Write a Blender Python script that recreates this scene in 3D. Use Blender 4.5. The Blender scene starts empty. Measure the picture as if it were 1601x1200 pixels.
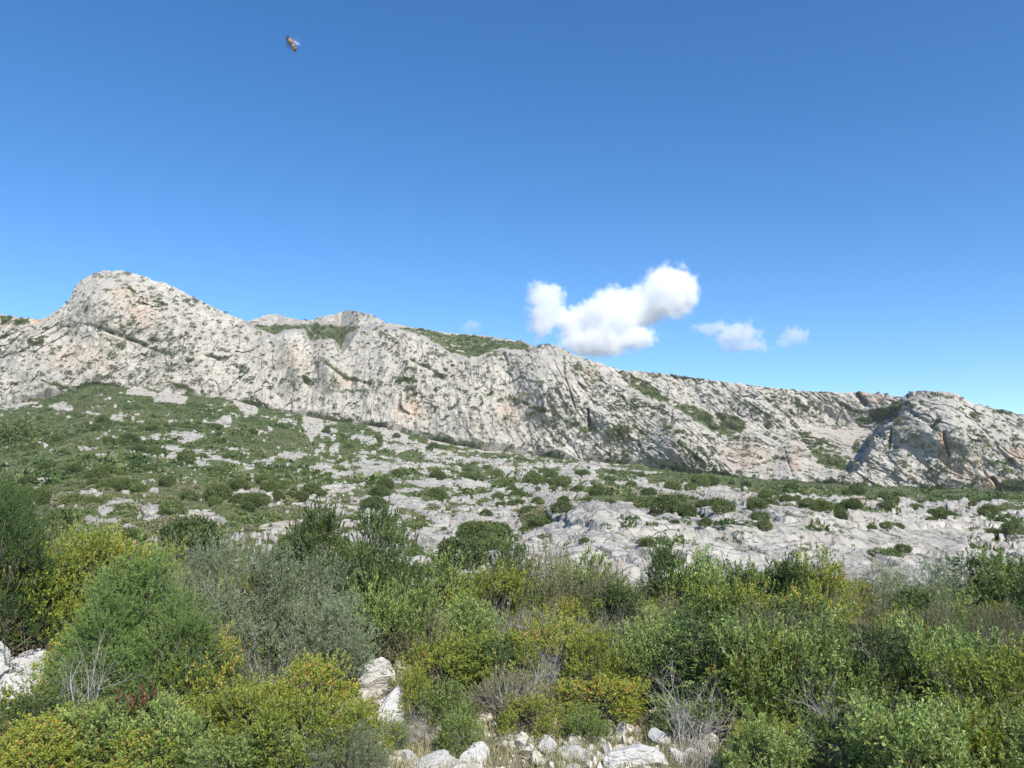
import bpy, math
import numpy as np
from mathutils import Vector, Matrix

# ------------------------------------------------------------------ camera, sky, sun, exposure
F, CX, CY, PITCH, H = 1244.0, 800.5, 600.0, math.radians(8.0), 2.2   # photo-pixel focal length, eye height
SUN_AZ, SUN_EL = math.radians(151), math.radians(42)                 # clockwise from the view direction
sc = bpy.context.scene
C = sc.collection
cam_d = bpy.data.cameras.new('camera'); cam = bpy.data.objects.new('camera', cam_d); C.objects.link(cam)
cam.location = (0, 0, H); cam.rotation_euler = (math.radians(90) + PITCH, 0, 0)
cam_d.sensor_width = 36; cam_d.lens = 36 * F / 1601; cam_d.clip_start = 0.05; cam_d.clip_end = 40000
sc.camera = cam
cam_d.dof.use_dof = True; cam_d.dof.focus_distance = 60; cam_d.dof.aperture_fstop = 12
sc.render.resolution_x, sc.render.resolution_y = 1024, 768
w = bpy.data.worlds.new('World'); sc.world = w; w.use_nodes = True
nt = w.node_tree; bg = nt.nodes['Background']; sky = nt.nodes.new('ShaderNodeTexSky')
sky.sky_type = 'NISHITA'; sky.sun_disc = False; sky.sun_elevation = SUN_EL; sky.sun_rotation = SUN_AZ
sky.altitude = 1800; sky.air_density = 1.0; sky.dust_density = 0.0; sky.ozone_density = 2.0
hs_ = nt.nodes.new('ShaderNodeHueSaturation'); hs_.inputs['Saturation'].default_value = 1.3; hs_.inputs['Hue'].default_value = .502
nt.links.new(sky.outputs[0], hs_.inputs['Color']); nt.links.new(hs_.outputs[0], bg.inputs[0]); bg.inputs[1].default_value = 0.13
sl = bpy.data.lights.new('sun', 'SUN'); sl.energy = 4.7; sl.angle = math.radians(0.53); sl.color = (1, 0.955, 0.89)
so = bpy.data.objects.new('sun', sl); C.objects.link(so)
sd = Vector((math.sin(SUN_AZ) * math.cos(SUN_EL), math.cos(SUN_AZ) * math.cos(SUN_EL), math.sin(SUN_EL)))
so.rotation_euler = sd.to_track_quat('Z', 'Y').to_euler(); so.location = sd * 50
sc.view_settings.view_transform = 'Standard'; sc.view_settings.look = 'None'
sc.view_settings.exposure = 0.62; sc.view_settings.gamma = 1
sc.cycles.max_bounces = 16; sc.cycles.diffuse_bounces = 3; sc.cycles.transparent_max_bounces = 8
sc.cycles.volume_bounces = 14; sc.cycles.volume_step_rate = 1.0; sc.cycles.volume_max_steps = 256

# ------------------------------------------------------------------ helpers
rng = np.random.default_rng(7)
cp, sp = math.cos(PITCH), math.sin(PITCH)
def ray(x, y):                                   # direction with unit forward (Y) component
    u = (np.asarray(x, float) - CX) / F; v = (CY - np.asarray(y, float)) / F
    dy = cp - v * sp; dz = sp + v * cp
    return u / dy, dz / dy
def slope_y(y): return ray(CX, y)[1]
def tag(o, label=None, cat=None, group=None, kind=None):
    if label: o['label'] = label
    if cat: o['category'] = cat
    if group: o['group'] = group
    if kind: o['kind'] = kind
    return o
def mesh_np(name, V, Fc, smooth=False, attrs=None, mats=(), midx=None):
    V = np.asarray(V, np.float32); Fc = np.asarray(Fc, np.int32); k = Fc.shape[1]; n = len(Fc)
    me = bpy.data.meshes.new(name)
    me.vertices.add(len(V)); me.vertices.foreach_set('co', V.ravel())
    me.loops.add(n * k); me.loops.foreach_set('vertex_index', Fc.ravel())
    me.polygons.add(n); me.polygons.foreach_set('loop_start', np.arange(0, n * k, k, dtype=np.int32))
    me.polygons.foreach_set('loop_total', np.full(n, k, np.int32))
    me.polygons.foreach_set('use_smooth', np.full(n, smooth))
    for m in mats: me.materials.append(m)
    if midx is not None: me.polygons.foreach_set('material_index', np.asarray(midx, np.int32))
    for an, (dom, arr) in (attrs or {}).items():
        a = me.attributes.new(an, 'FLOAT', dom); a.data.foreach_set('value', np.asarray(arr, np.float32))
    me.update(calc_edges=True)
    return me
def link(name, me, parent=None, loc=(0, 0, 0)):
    o = bpy.data.objects.new(name, me); C.objects.link(o); o.location = loc
    if parent: o.parent = parent
    return o
def hsh(ix, iy, iz, s):
    h = (ix.astype(np.int64) * 374761393 + iy.astype(np.int64) * 668265263 + iz.astype(np.int64) * 1274126177 + s * 974634777) & 0xffffffff
    h = ((h ^ (h >> 13)) * 1274126177) & 0xffffffff
    h = ((h ^ (h >> 16)) * 2246822519) & 0xffffffff
    h = h ^ (h >> 15)
    return (h & 0xffffff) / float(0xffffff)
def vnoise(P, s=0):                               # value noise, -1..1
    f = np.floor(P); i = f.astype(np.int64); t = P - f; t = t * t * t * (t * (t * 6 - 15) + 10)
    r = 0
    for a in (0, 1):
        for b in (0, 1):
            for c in (0, 1):
                wt = (t[:, 0] if a else 1 - t[:, 0]) * (t[:, 1] if b else 1 - t[:, 1]) * (t[:, 2] if c else 1 - t[:, 2])
                r = r + wt * hsh(i[:, 0] + a, i[:, 1] + b, i[:, 2] + c, s)
    return r * 2 - 1
RM = np.array([[0.00, 0.80, 0.60], [-0.80, 0.36, -0.48], [-0.60, -0.48, 0.64]])
def fbm(P, oct=4, s=0, gain=0.5, ridged=False):
    r = 0; a = 1; tot = 0
    for k in range(oct):
        n = vnoise(P, s + k)
        if ridged: n = 1 - 2 * np.abs(n)
        r = r + a * n; tot += a; a *= gain; P = (P @ RM.T) * 2.03 + 11.7
    return r / tot
def cells(P, s=0, tilt=1.0):                      # faceted relief: every cell is a tilted plane; also distance to the border
    f = np.floor(P).astype(np.int64); d1 = np.full(len(P), 9.0); d2 = np.full(len(P), 9.0); h = np.zeros(len(P)); rn = np.zeros(len(P))
    for a in (-1, 0, 1):
        for b in (-1, 0, 1):
            for c in (-1, 0, 1):
                i = f + np.array([a, b, c])
                q = np.stack([i[:, k] + hsh(i[:, 0], i[:, 1], i[:, 2], s + k) for k in range(3)], 1)
                dv = P - q; d = np.sqrt((dv ** 2).sum(1))
                g = np.stack([hsh(i[:, 0], i[:, 1], i[:, 2], s + 5 + k) * 2 - 1 for k in range(3)], 1)
                hh = (dv * g).sum(1) * tilt + (hsh(i[:, 0], i[:, 1], i[:, 2], s + 9) - .5) * 0.7
                m = d < d1
                d2 = np.where(m, d1, np.minimum(d2, d)); h = np.where(m, hh, h); rn = np.where(m, hsh(i[:, 0], i[:, 1], i[:, 2], s + 10), rn); d1 = np.where(m, d, d1)
    return h, d2 - d1, rn
def sst(a, b, x): t = np.clip((x - a) / (b - a), 0, 1); return t * t * (3 - 2 * t)
def interp(pts, x): p = np.array(pts, float); return np.interp(x, p[:, 0], p[:, 1])
def seg_dist(x, y, pts):
    d = np.full(np.shape(x), 1e9)
    for (x0, y0), (x1, y1) in zip(pts[:-1], pts[1:]):
        vx, vy = x1 - x0, y1 - y0; t = np.clip(((x - x0) * vx + (y - y0) * vy) / (vx * vx + vy * vy + 1e-9), 0, 1)
        d = np.minimum(d, np.hypot(x - x0 - t * vx, y - y0 - t * vy))
    return d
def poly_sd(x, y, pts):                           # >0 inside, in pixels
    ins = np.zeros(np.shape(x), bool); n = len(pts)
    for k in range(n):
        (x0, y0), (x1, y1) = pts[k], pts[(k + 1) % n]
        if y0 == y1: continue
        c = ((y0 > y) != (y1 > y)) & (x < (x1 - x0) * (y - y0) / (y1 - y0) + x0)
        ins ^= c
    d = seg_dist(x, y, list(pts) + [pts[0]])
    return np.where(ins, d, -d)

# ------------------------------------------------------------------ materials
def newmat(name):
    m = bpy.data.materials.new(name); m.use_nodes = True; t = m.node_tree
    return m, t, t.nodes['Principled BSDF']
def ramp(t, fac, stops):
    r = t.nodes.new('ShaderNodeValToRGB'); e = r.color_ramp.elements
    e[0].position, e[0].color = stops[0][0], (*stops[0][1], 1); e[1].position, e[1].color = stops[-1][0], (*stops[-1][1], 1)
    for p, c in stops[1:-1]:
        q = e.new(p); q.color = (*c, 1)
    t.links.new(fac, r.inputs[0]); return r.outputs[0]
def tnoise(t, scale, detail=6, rough=.6, vec=None, stretch=None, rot=None, out='Fac'):
    n = t.nodes.new('ShaderNodeTexNoise'); n.inputs['Scale'].default_value = scale; n.inputs['Detail'].default_value = detail; n.inputs['Roughness'].default_value = rough
    g = vec or t.nodes.new('ShaderNodeTexCoord').outputs['Object']
    if stretch or rot:
        mp = t.nodes.new('ShaderNodeMapping'); mp.inputs['Scale'].default_value = stretch or (1, 1, 1); mp.inputs['Rotation'].default_value = rot or (0, 0, 0)
        t.links.new(g, mp.inputs[0]); g = mp.outputs[0]
    t.links.new(g, n.inputs['Vector']); return n.outputs[out]
def mixc(t, fac, a, b, mode='MIX'):
    m = t.nodes.new('ShaderNodeMix'); m.data_type = 'RGBA'; m.blend_type = mode
    for s, v in ((0, fac), (6, a), (7, b)):
        if isinstance(v, (int, float)): m.inputs[s].default_value = v
        elif isinstance(v, tuple): m.inputs[s].default_value = (*v, 1)
        else: t.links.new(v, m.inputs[s])
    return m.outputs[2]
def mth(t, op, a, b=None, clamp=False):
    m = t.nodes.new('ShaderNodeMath'); m.operation = op; m.use_clamp = clamp
    for s, v in ((0, a), (1, b)):
        if v is None: continue
        if isinstance(v, (int, float)): m.inputs[s].default_value = v
        else: t.links.new(v, m.inputs[s])
    return m.outputs[0]
def attr(t, name):
    a = t.nodes.new('ShaderNodeAttribute'); a.attribute_name = name; return a.outputs['Fac']
def bump(t, bs, h, dist, strength=1.0, prev=None):
    b = t.nodes.new('ShaderNodeBump'); b.inputs['Distance'].default_value = dist; b.inputs['Strength'].default_value = strength
    t.links.new(h, b.inputs['Height'])
    if prev: t.links.new(prev, b.inputs['Normal'])
    t.links.new(b.outputs[0], bs.inputs['Normal']); return b.outputs[0]

def terrain_material(name, near):
    m, t, bs = newmat(name)
    k = 1.0 if near else 0.2; tint = 1.36 if near else 1.17
    n1 = tnoise(t, 0.9 * k, 8, .68); n2 = tnoise(t, .13 * k, 6, .6); n3 = tnoise(t, 2.2 * k, 10, .75)
    rock = ramp(t, n1, [(p_, tuple(q_ * tint for q_ in c_)) for p_, c_ in [(0.28, (.21, .20, .182)), (.42, (.325, .31, .28)), (.58, (.375, .357, .325)), (.78, (.44, .42, .385))]])
    if not near: rock = mixc(t, ramp(t, tnoise(t, .55, 7, .75, stretch=(1, 1, .6)), [(.60, (0, 0, 0)), (.70, (.25, .25, .25))]), rock, (.17, .165, .15))
    rock = mixc(t, mth(t, 'MULTIPLY', ramp(t, n2, [(.45, (0, 0, 0)), (.68, (1, 1, 1))]), .55), rock, (.285, .275, .262))
    st = tnoise(t, .35 * k, 8, .7, stretch=(1, 1, .22))
    rock = mixc(t, mth(t, 'MULTIPLY', ramp(t, st, [(.5, (0, 0, 0)), (.66, (1, 1, 1))]), .45), rock, (.345, .315, .285))
    warm = mth(t, 'MULTIPLY', attr(t, 'warm'), ramp(t, tnoise(t, .5 * k, 5, .7, stretch=(1, 1, .3)), [(.35, (.15, .15, .15)), (.6, (1, 1, 1))]), True)
    rock = mixc(t, warm, rock, (.44, .28, .18))
    rock = mixc(t, attr(t, 'scree'), rock, (.37, .345, .31))
    def joints(scale, stretch, rot, thr, seed):
        g_ = t.nodes.new('ShaderNodeTexCoord').outputs['Object']
        wn = t.nodes.new('ShaderNodeTexNoise'); wn.inputs['Scale'].default_value = scale * 1.3; wn.inputs['Detail'].default_value = 4; t.links.new(g_, wn.inputs['Vector'])
        a_ = t.nodes.new('ShaderNodeVectorMath'); a_.operation = 'MULTIPLY_ADD'; t.links.new(wn.outputs['Color'], a_.inputs[0]); a_.inputs[1].default_value = (.5 / scale,) * 3; t.links.new(g_, a_.inputs[2])
        mp = t.nodes.new('ShaderNodeMapping'); mp.inputs['Scale'].default_value = stretch; mp.inputs['Rotation'].default_value = rot; mp.inputs['Location'].default_value = (seed, 0, 0); t.links.new(a_.outputs[0], mp.inputs[0])
        v_ = t.nodes.new('ShaderNodeTexVoronoi'); v_.feature = 'DISTANCE_TO_EDGE'; v_.inputs['Scale'].default_value = scale; t.links.new(mp.outputs[0], v_.inputs['Vector'])
        ln = ramp(t, v_.outputs['Distance'], [(0.0, (1, 1, 1)), (thr, (0, 0, 0))])
        return mth(t, 'MULTIPLY', ln, ramp(t, tnoise(t, scale * .7, 5, .65), [(.44, (0, 0, 0)), (.60, (1, 1, 1))]), True)
    j1 = joints(.42 if near else .085, (1, .6, 1.5) if near else (1.5, .5, .6), (0, .5, 0) if near else (0, .35, 0), .045, 3.0)
    j2 = joints(1.3 if near else .26, (1, .6, 1.8) if near else (1.4, .5, .7), (0, .55, 0) if near else (0, -.45, 0), .06, 9.0)
    jn = mth(t, 'MAXIMUM', j1, mth(t, 'MULTIPLY', j2, .7)); ns_ = mth(t, 'SUBTRACT', 1.0, attr(t, 'scree'), True); jn = mth(t, 'MULTIPLY', jn, ns_)
    rock = mixc(t, mth(t, 'MULTIPLY', jn, .6 if near else .5), rock, (.105, .10, .088))
    rock = mixc(t, 1.0, rock, (1.0, .98, .92) if near else (1.0, .972, .915), 'MULTIPLY')
    cr = attr(t, 'crack')
    rock = mixc(t, mth(t, 'MULTIPLY', cr, .5 if near else .38, True), rock, (.12, .115, .10))
    soil = ramp(t, tnoise(t, 1.6 * k, 8, .7), [(.3, (.065, .085, .028)), (.5, (.105, .125, .048)), (.64, (.15, .15, .085)), (.76, (.26, .235, .18))])
    v = mth(t, 'ADD', attr(t, 'veg'), mth(t, 'MULTIPLY', mth(t, 'SUBTRACT', n3, .5), .9))
    col = mixc(t, ramp(t, v, [(.47, (0, 0, 0)), (.55, (1, 1, 1))]), rock, soil)
    t.links.new(col, bs.inputs['Base Color']); bs.inputs['Roughness'].default_value = .95
    bs.inputs['Specular IOR Level'].default_value = .15
    b = bump(t, bs, n1, 1.2 / k * .3, .5 if near else .7)
    if near:
        sl_ = tnoise(t, 1.0, 8, .72, stretch=(1.6, .5, 3.2), rot=(0, .5, 0)); b = bump(t, bs, sl_, .4, .5, b)
    b = bump(t, bs, n3, .35 / k * .3, .6, b)
    b = bump(t, bs, mth(t, 'SUBTRACT', 1.0, jn), .15 / k, .8, b)
    return m
M_hill = terrain_material('hillside_ground', True)
M_cliff = terrain_material('limestone_cliff', False)

def leaf_material(name, stops, rough=.5, trans=.35):
    m, t, bs = newmat(name); out = t.nodes['Material Output']
    oi = t.nodes.new('ShaderNodeObjectInfo')
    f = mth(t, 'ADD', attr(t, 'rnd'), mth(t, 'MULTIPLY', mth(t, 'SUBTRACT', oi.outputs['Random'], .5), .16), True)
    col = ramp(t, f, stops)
    hs = t.nodes.new('ShaderNodeHueSaturation'); t.links.new(col, hs.inputs['Color'])
    hs.inputs['Value'].default_value = 1
    t.links.new(mth(t, 'ADD', mth(t, 'MULTIPLY', oi.outputs['Random'], .45), 1.0), hs.inputs['Value'])
    col = hs.outputs[0]
    t.links.new(col, bs.inputs['Base Color']); bs.inputs['Roughness'].default_value = rough
    bs.inputs['Specular IOR Level'].default_value = .35
    tr = t.nodes.new('ShaderNodeBsdfTranslucent'); ms = t.nodes.new('ShaderNodeMixShader'); ms.inputs[0].default_value = trans
    t.links.new(col, tr.inputs[0]); t.links.new(bs.outputs[0], ms.inputs[1]); t.links.new(tr.outputs[0], ms.inputs[2])
    t.links.new(ms.outputs[0], out.inputs[0]); return m
def simple_mat(name, c0, c1, scale=8, rough=.9, bmp=0):
    m, t, bs = newmat(name); n = tnoise(t, scale, 6, .65)
    t.links.new(ramp(t, n, [(.3, c0), (.7, c1)]), bs.inputs['Base Color']); bs.inputs['Roughness'].default_value = rough
    bs.inputs['Specular IOR Level'].default_value = .2
    if bmp: bump(t, bs, n, bmp, .8)
    return m
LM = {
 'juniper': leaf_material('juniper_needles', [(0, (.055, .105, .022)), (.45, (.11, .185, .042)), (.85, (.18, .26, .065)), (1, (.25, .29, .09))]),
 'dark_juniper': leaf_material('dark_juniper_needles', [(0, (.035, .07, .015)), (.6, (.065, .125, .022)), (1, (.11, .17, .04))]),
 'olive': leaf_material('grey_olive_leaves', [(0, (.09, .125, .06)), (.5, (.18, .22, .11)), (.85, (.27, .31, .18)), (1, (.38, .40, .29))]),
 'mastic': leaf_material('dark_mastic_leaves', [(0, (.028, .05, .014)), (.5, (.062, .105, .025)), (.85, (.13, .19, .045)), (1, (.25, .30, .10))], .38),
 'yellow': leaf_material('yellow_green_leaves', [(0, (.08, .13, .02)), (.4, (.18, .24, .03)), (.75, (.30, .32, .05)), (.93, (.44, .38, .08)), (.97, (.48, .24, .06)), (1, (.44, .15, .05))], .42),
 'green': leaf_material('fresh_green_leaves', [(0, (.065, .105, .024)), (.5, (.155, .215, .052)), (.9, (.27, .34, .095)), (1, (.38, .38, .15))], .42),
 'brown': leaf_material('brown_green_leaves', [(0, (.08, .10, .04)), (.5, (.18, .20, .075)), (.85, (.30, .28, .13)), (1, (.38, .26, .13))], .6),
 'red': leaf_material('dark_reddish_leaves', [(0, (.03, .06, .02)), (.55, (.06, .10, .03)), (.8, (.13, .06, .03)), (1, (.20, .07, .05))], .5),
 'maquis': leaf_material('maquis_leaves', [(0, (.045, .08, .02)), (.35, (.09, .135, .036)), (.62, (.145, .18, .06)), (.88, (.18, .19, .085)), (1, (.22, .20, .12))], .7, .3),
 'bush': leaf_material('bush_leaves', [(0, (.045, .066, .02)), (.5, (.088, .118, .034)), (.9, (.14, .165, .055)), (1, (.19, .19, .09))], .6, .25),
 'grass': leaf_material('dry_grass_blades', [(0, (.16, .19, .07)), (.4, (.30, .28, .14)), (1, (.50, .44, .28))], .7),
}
M_bark = simple_mat('grey_bark', (.09, .075, .055), (.22, .19, .15), 30)
M_dead = simple_mat('bleached_dead_wood', (.24, .21, .19), (.46, .43, .40), 25)
M_rock = None
def boulder_mat():
    m, t, bs = newmat('white_limestone_boulder')
    n1 = tnoise(t, 3.5, 9, .7); n2 = tnoise(t, 14, 8, .7); n3 = tnoise(t, 1.3, 4, .6)
    c = ramp(t, n1, [(.25, (.35, .335, .31)), (.45, (.51, .49, .455)), (.7, (.61, .59, .55))])
    c = mixc(t, mth(t, 'MULTIPLY', ramp(t, n3, [(.55, (0, 0, 0)), (.72, (1, 1, 1))]), .35), c, (.52, .42, .33))
    c = mixc(t, ramp(t, n2, [(.64, (0, 0, 0)), (.74, (.35, .35, .35))]), c, (.28, .28, .26))
    t.links.new(c, bs.inputs['Base Color']); bs.inputs['Roughness'].default_value = .93; bs.inputs['Specular IOR Level'].default_value = .15
    b = bump(t, bs, n1, .05, .5); bump(t, bs, n2, .015, .5, b); return m
M_boulder = boulder_mat()
def fg_mat():
    m, t, bs = newmat('stony_soil')
    n1 = tnoise(t, 2.2, 8, .7); n2 = tnoise(t, 28, 8, .75); n3 = tnoise(t, .5, 5, .6)
    soil = ramp(t, n2, [(.3, (.10, .085, .055)), (.5, (.22, .19, .13)), (.7, (.40, .35, .27))])
    stone = ramp(t, n2, [(.3, (.38, .35, .31)), (.6, (.58, .55, .5))])
    c = mixc(t, ramp(t, n1, [(.5, (0, 0, 0)), (.56, (1, 1, 1))]), soil, stone)
    c = mixc(t, ramp(t, n3, [(.52, (0, 0, 0)), (.62, (.7, .7, .7))]), c, (.12, .12, .055))
    t.links.new(c, bs.inputs['Base Color']); bs.inputs['Roughness'].default_value = .97; bs.inputs['Specular IOR Level'].default_value = .1
    b = bump(t, bs, n2, .03, .8); bump(t, bs, n1, .1, .5, b); return m
M_fg = fg_mat()

# ------------------------------------------------------------------ terrain: hillside and mountain
BASE = [(-700, 640), (0, 634), (80, 620), (150, 600), (250, 610), (350, 622), (430, 640), (520, 657), (600, 667), (680, 690), (760, 702), (850, 713), (1000, 728), (1100, 741), (1200, 749), (1300, 756), (1400, 762), (1500, 766), (1601, 769), (2300, 778)]
RIDGE = [(-700, 540), (-250, 500), (-60, 480), (0, 491), (30, 496), (60, 499), (75, 495), (95, 481), (108, 470), (116, 452), (125, 440), (140, 430), (160, 424), (190, 423), (220, 430), (240, 438), (262, 444), (285, 455), (320, 473), (350, 489), (385, 501), (402, 498), (412, 493), (430, 491), (446, 494), (455, 497), (478, 502), (490, 500), (500, 495), (520, 492), (538, 486), (560, 486), (580, 491), (592, 498), (605, 505), (650, 512), (700, 520), (760, 525), (820, 534), (838, 542), (846, 539), (858, 537), (870, 540), (900, 555), (940, 569), (970, 579), (1040, 584), (1100, 592), (1180, 603), (1250, 610), (1330, 614), (1345, 613), (1380, 615), (1395, 621), (1412, 621), (1422, 612), (1450, 610), (1490, 613), (1520, 630), (1560, 640), (1601, 649), (1700, 670), (1900, 660), (2300, 700)]
DB = [(-700, 420), (0, 385), (400, 395), (800, 370), (1200, 330), (1600, 295), (2300, 300)]
TAB = {0: [(948, 18), (870, 25), (830, 36), (800, 50), (760, 85), (720, 140), (680, 220), (650, 310), (634, 385)],
       800: [(948, 18), (900, 24), (860, 33), (830, 45), (800, 65), (770, 105), (740, 185), (720, 285), (708, 370)],
       1600: [(948, 18), (900, 27), (860, 37), (830, 48), (800, 68), (785, 100), (775, 160), (769, 295)]}
TAB[1250] = [(948, 18), (905, 25.5), (892, 28), (870, 29.5), (835, 31.8), (806, 34.5), (798, 42), (790, 60), (780, 95), (770, 160), (758, 318)]
TAB[950] = [(948, 18), (900, 25), (875, 28.5), (840, 31.5), (808, 35.5), (796, 48), (780, 80), (760, 135), (740, 220), (725, 355)]
xs = np.arange(-700, 2301, 1.25)
NX = len(xs); NH, NC = 430, 330
yb = np.interp(xs, *np.array(BASE, float).T)
yb = yb + 4.0 * fbm(np.stack([xs / 40, 0 * xs, 0 * xs], 1), 5, 3, .65)
yr = np.interp(xs, *np.array(RIDGE, float).T)
yr = yr + 1.6 * fbm(np.stack([xs / 14, 0 * xs + 5, 0 * xs], 1), 5, 5, .6) - 1.2 * sst(.25, .6, vnoise(np.stack([xs / 7, 0 * xs + 9, 0 * xs], 1), 6))
db = interp(DB, xs)
# hillside
s = np.linspace(0, 1, NH) ** 1.15
S, X = np.meshgrid(s, xs, indexing='ij')
Y = 948 + (yb[None] - 948) * S
lg = {}
for xc, tb in TAB.items():
    tb = np.array(tb, float); st = (948 - tb[:, 0]) / (948 - tb[-1, 0]); lg[xc] = np.interp(s, st, np.log(tb[:, 1]))
kx = sorted(lg); L = np.zeros_like(X)
for a_, b_ in zip(kx[:-1], kx[1:]):
    f_ = (X[0] - a_) / (b_ - a_); m_ = ((X[0] >= a_) | (a_ == kx[0])) & ((X[0] < b_) | (b_ == kx[-1])); f_ = np.clip(f_, 0, 1); f_ = f_ * f_ * (3 - 2 * f_) if a_ != 0 else f_
    L[:, m_] = (lg[a_][:, None] * (1 - f_)[None] + lg[b_][:, None] * f_[None])[:, m_]
last = L[-1:, :]; L = np.log(18) + (L - np.log(18)) * (np.log(db)[None] - np.log(18)) / (last - np.log(18))
D = np.exp(L)
u, v = ray(X, Y)
PX, PY, PZ = u * D, D.copy(), H + v * D
hx, hy = X.ravel(), Y.ravel()

# rock patches on the hillside, given where they show in the photograph: (kind, strength, data)
ROCK = [('p', 1, [(0, 604), (60, 600), (80, 612), (62, 628), (0, 643)]), ('e', .9, (97, 637, 24, 10)), ('e', .8, (146, 648, 12, 4)), ('e', .8, (182, 651, 12, 5)),
 ('l', 1, (7, [(355, 658), (345, 662)])), ('e', .75, (243, 684, 20, 8)), ('e', .7, (295, 685, 35, 14)), ('e', .6, (300, 715, 60, 14)), ('l', .8, (4, [(265, 700), (330, 715), (395, 730)])),
 ('l', 1, (2.2, [(320, 659), (340, 662), (362, 667)])), ('l', 1, (2.5, [(152, 711), (180, 718)])), ('e', .6, (212, 730, 30, 6)), ('l', 1, (3.5, [(38, 756), (55, 752), (80, 754)])), ('l', 1, (2.5, [(286, 753), (308, 757)])),
 ('l', .9, (2, [(88, 777), (115, 776), (140, 774), (162, 776)])), ('l', 1.3, (7, [(160, 800), (185, 787), (215, 791), (240, 798), (275, 803), (310, 810), (352, 818)])), ('l', 1, (10, [(235, 801), (262, 808)])), ('e', .9, (133, 816, 18, 6)),
 ('l', 1, (4.5, [(360, 774), (400, 776), (424, 778)])), ('e', .9, (95, 797, 7, 4)), ('e', .9, (455, 713, 30, 8)), ('e', .8, (425, 720, 15, 6)), ('e', 1, (508, 733, 38, 9)), ('e', .9, (553, 739, 15, 4)),
 ('l', .9, (4, [(595, 714), (620, 718), (637, 731)])), ('e', .9, (602, 735, 24, 9)), ('e', 1, (668, 755, 36, 12)), ('e', .9, (706, 772, 8, 8)), ('l', .9, (3, [(660, 730), (690, 729), (718, 736)])), ('e', 1, (752, 759, 42, 13)),
 ('l', .9, (3, [(697, 721), (728, 724)])), ('l', .9, (3.5, [(715, 717), (750, 720), (785, 724)])), ('e', .9, (782, 739, 22, 6)), ('e', 1, (425, 832, 38, 12)), ('e', .9, (560, 796, 24, 5)), ('e', .8, (545, 820, 8, 6)), ('e', .7, (480, 805, 14, 4)),
 ('l', 1, (6, [(622, 791), (650, 792), (680, 790)])), ('l', 1, (6, [(655, 795), (675, 810), (682, 818)])), ('e', 1.2, (752, 818, 75, 24)), ('e', 1.2, (700, 850, 60, 22)), ('e', 1, (560, 740, 60, 10)), ('e', .9, (640, 700, 40, 6)), ('e', .9, (666, 838, 22, 12)), ('e', .75, (715, 862, 50, 14)), ('e', .8, (668, 893, 24, 14)),
 ('e', .6, (440, 750, 70, 8)), ('e', .6, (560, 762, 50, 7)), ('e', .9, (832, 730, 24, 5)), ('e', .9, (885, 742, 32, 9)), ('e', .8, (915, 751, 14, 6)), ('l', .95, (3.5, [(905, 727), (960, 732), (1000, 737), (1062, 741)])),
 ('e', 1, (838, 768, 40, 13)), ('e', .9, (880, 776, 25, 9)), ('e', .95, (985, 758, 52, 9)), ('l', .95, (5, [(1020, 770), (1060, 776), (1105, 784)])), ('e', .9, (1150, 760, 30, 10)), ('e', .8, (1080, 767, 25, 5)),
 ('p', 1.35, [(808, 860), (835, 835), (862, 812), (848, 792), (880, 783), (935, 788), (960, 797), (1040, 800), (1100, 812), (1110, 802), (1150, 792), (1200, 797), (1270, 800), (1340, 808), (1430, 815), (1500, 835), (1530, 935), (790, 935)]),
 ('e', 1, (1240, 763, 48, 12)), ('e', .95, (1262, 783, 55, 8)), ('e', .95, (1400, 784, 50, 18)), ('e', .95, (1460, 785, 45, 16)), ('e', 1.1, (1555, 790, 55, 12)), ('e', 1.1, (1560, 825, 60, 10)), ('e', 1.1, (1480, 826, 60, 8)), ('e', .8, (1400, 832, 110, 22)), ('e', .65, (1540, 845, 80, 26)), ('e', .8, (1330, 783, 30, 8)),
 ('e', .6, (1700, 820, 90, 40)), ('e', .7, (1900, 800, 120, 30)), ('e', .6, (-250, 700, 100, 14)), ('e', .6, (-400, 760, 120, 10))]
SCREE = [[(240, 620), (262, 610), (275, 614), (292, 622), (288, 631), (246, 628)], [(352, 622), (378, 617), (398, 624), (401, 645), (385, 649), (372, 632)], [(575, 660), (590, 652), (612, 668), (636, 684), (634, 694), (605, 683), (580, 668)],
 [(663, 680), (678, 662), (680, 652), (690, 664), (706, 678), (723, 690), (722, 699), (695, 693), (672, 690)], [(735, 682), (760, 692), (790, 701), (784, 707), (746, 706)], [(473, 640), (498, 648), (510, 672), (498, 676), (486, 690), (474, 662)], [(205, 607), (240, 612), (245, 619), (200, 616)]]
GREEN = [('e', 1, (1045, 800, 58, 18)), ('e', 1, (1060, 785, 35, 10)), ('e', 1, (1133, 800, 18, 15)), ('e', 1, (835, 815, 22, 18)), ('e', 1, (910, 850, 8, 12)), ('e', 1, (1010, 862, 14, 14)), ('e', 1, (1103, 835, 12, 12)), ('e', 1, (1285, 797, 30, 9)), ('e', 1, (1315, 805, 12, 10)), ('e', 1, (1362, 824, 7, 6)), ('e', 1, (1392, 820, 20, 8)), ('e', 1, (1470, 808, 22, 12)), ('e', 1, (1395, 880, 26, 12)), ('e', 1, (955, 770, 40, 12)), ('e', 1, (900, 800, 28, 6)), ('e', 1, (960, 785, 60, 7)), ('e', .8, (1585, 800, 30, 8)), ('e', .9, (1340, 798, 60, 3)), ('e', .8, (1240, 795, 60, 3))]
rm = np.full(hx.shape, 0.0)
wrp = 5 * fbm(np.stack([hx / 22, hy / 9, 0 * hx], 1), 3, 21); wrx = 7 * fbm(np.stack([hx / 22, hy / 9, 0 * hx + 4], 1), 3, 25)
wrp = wrp * .5
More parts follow.
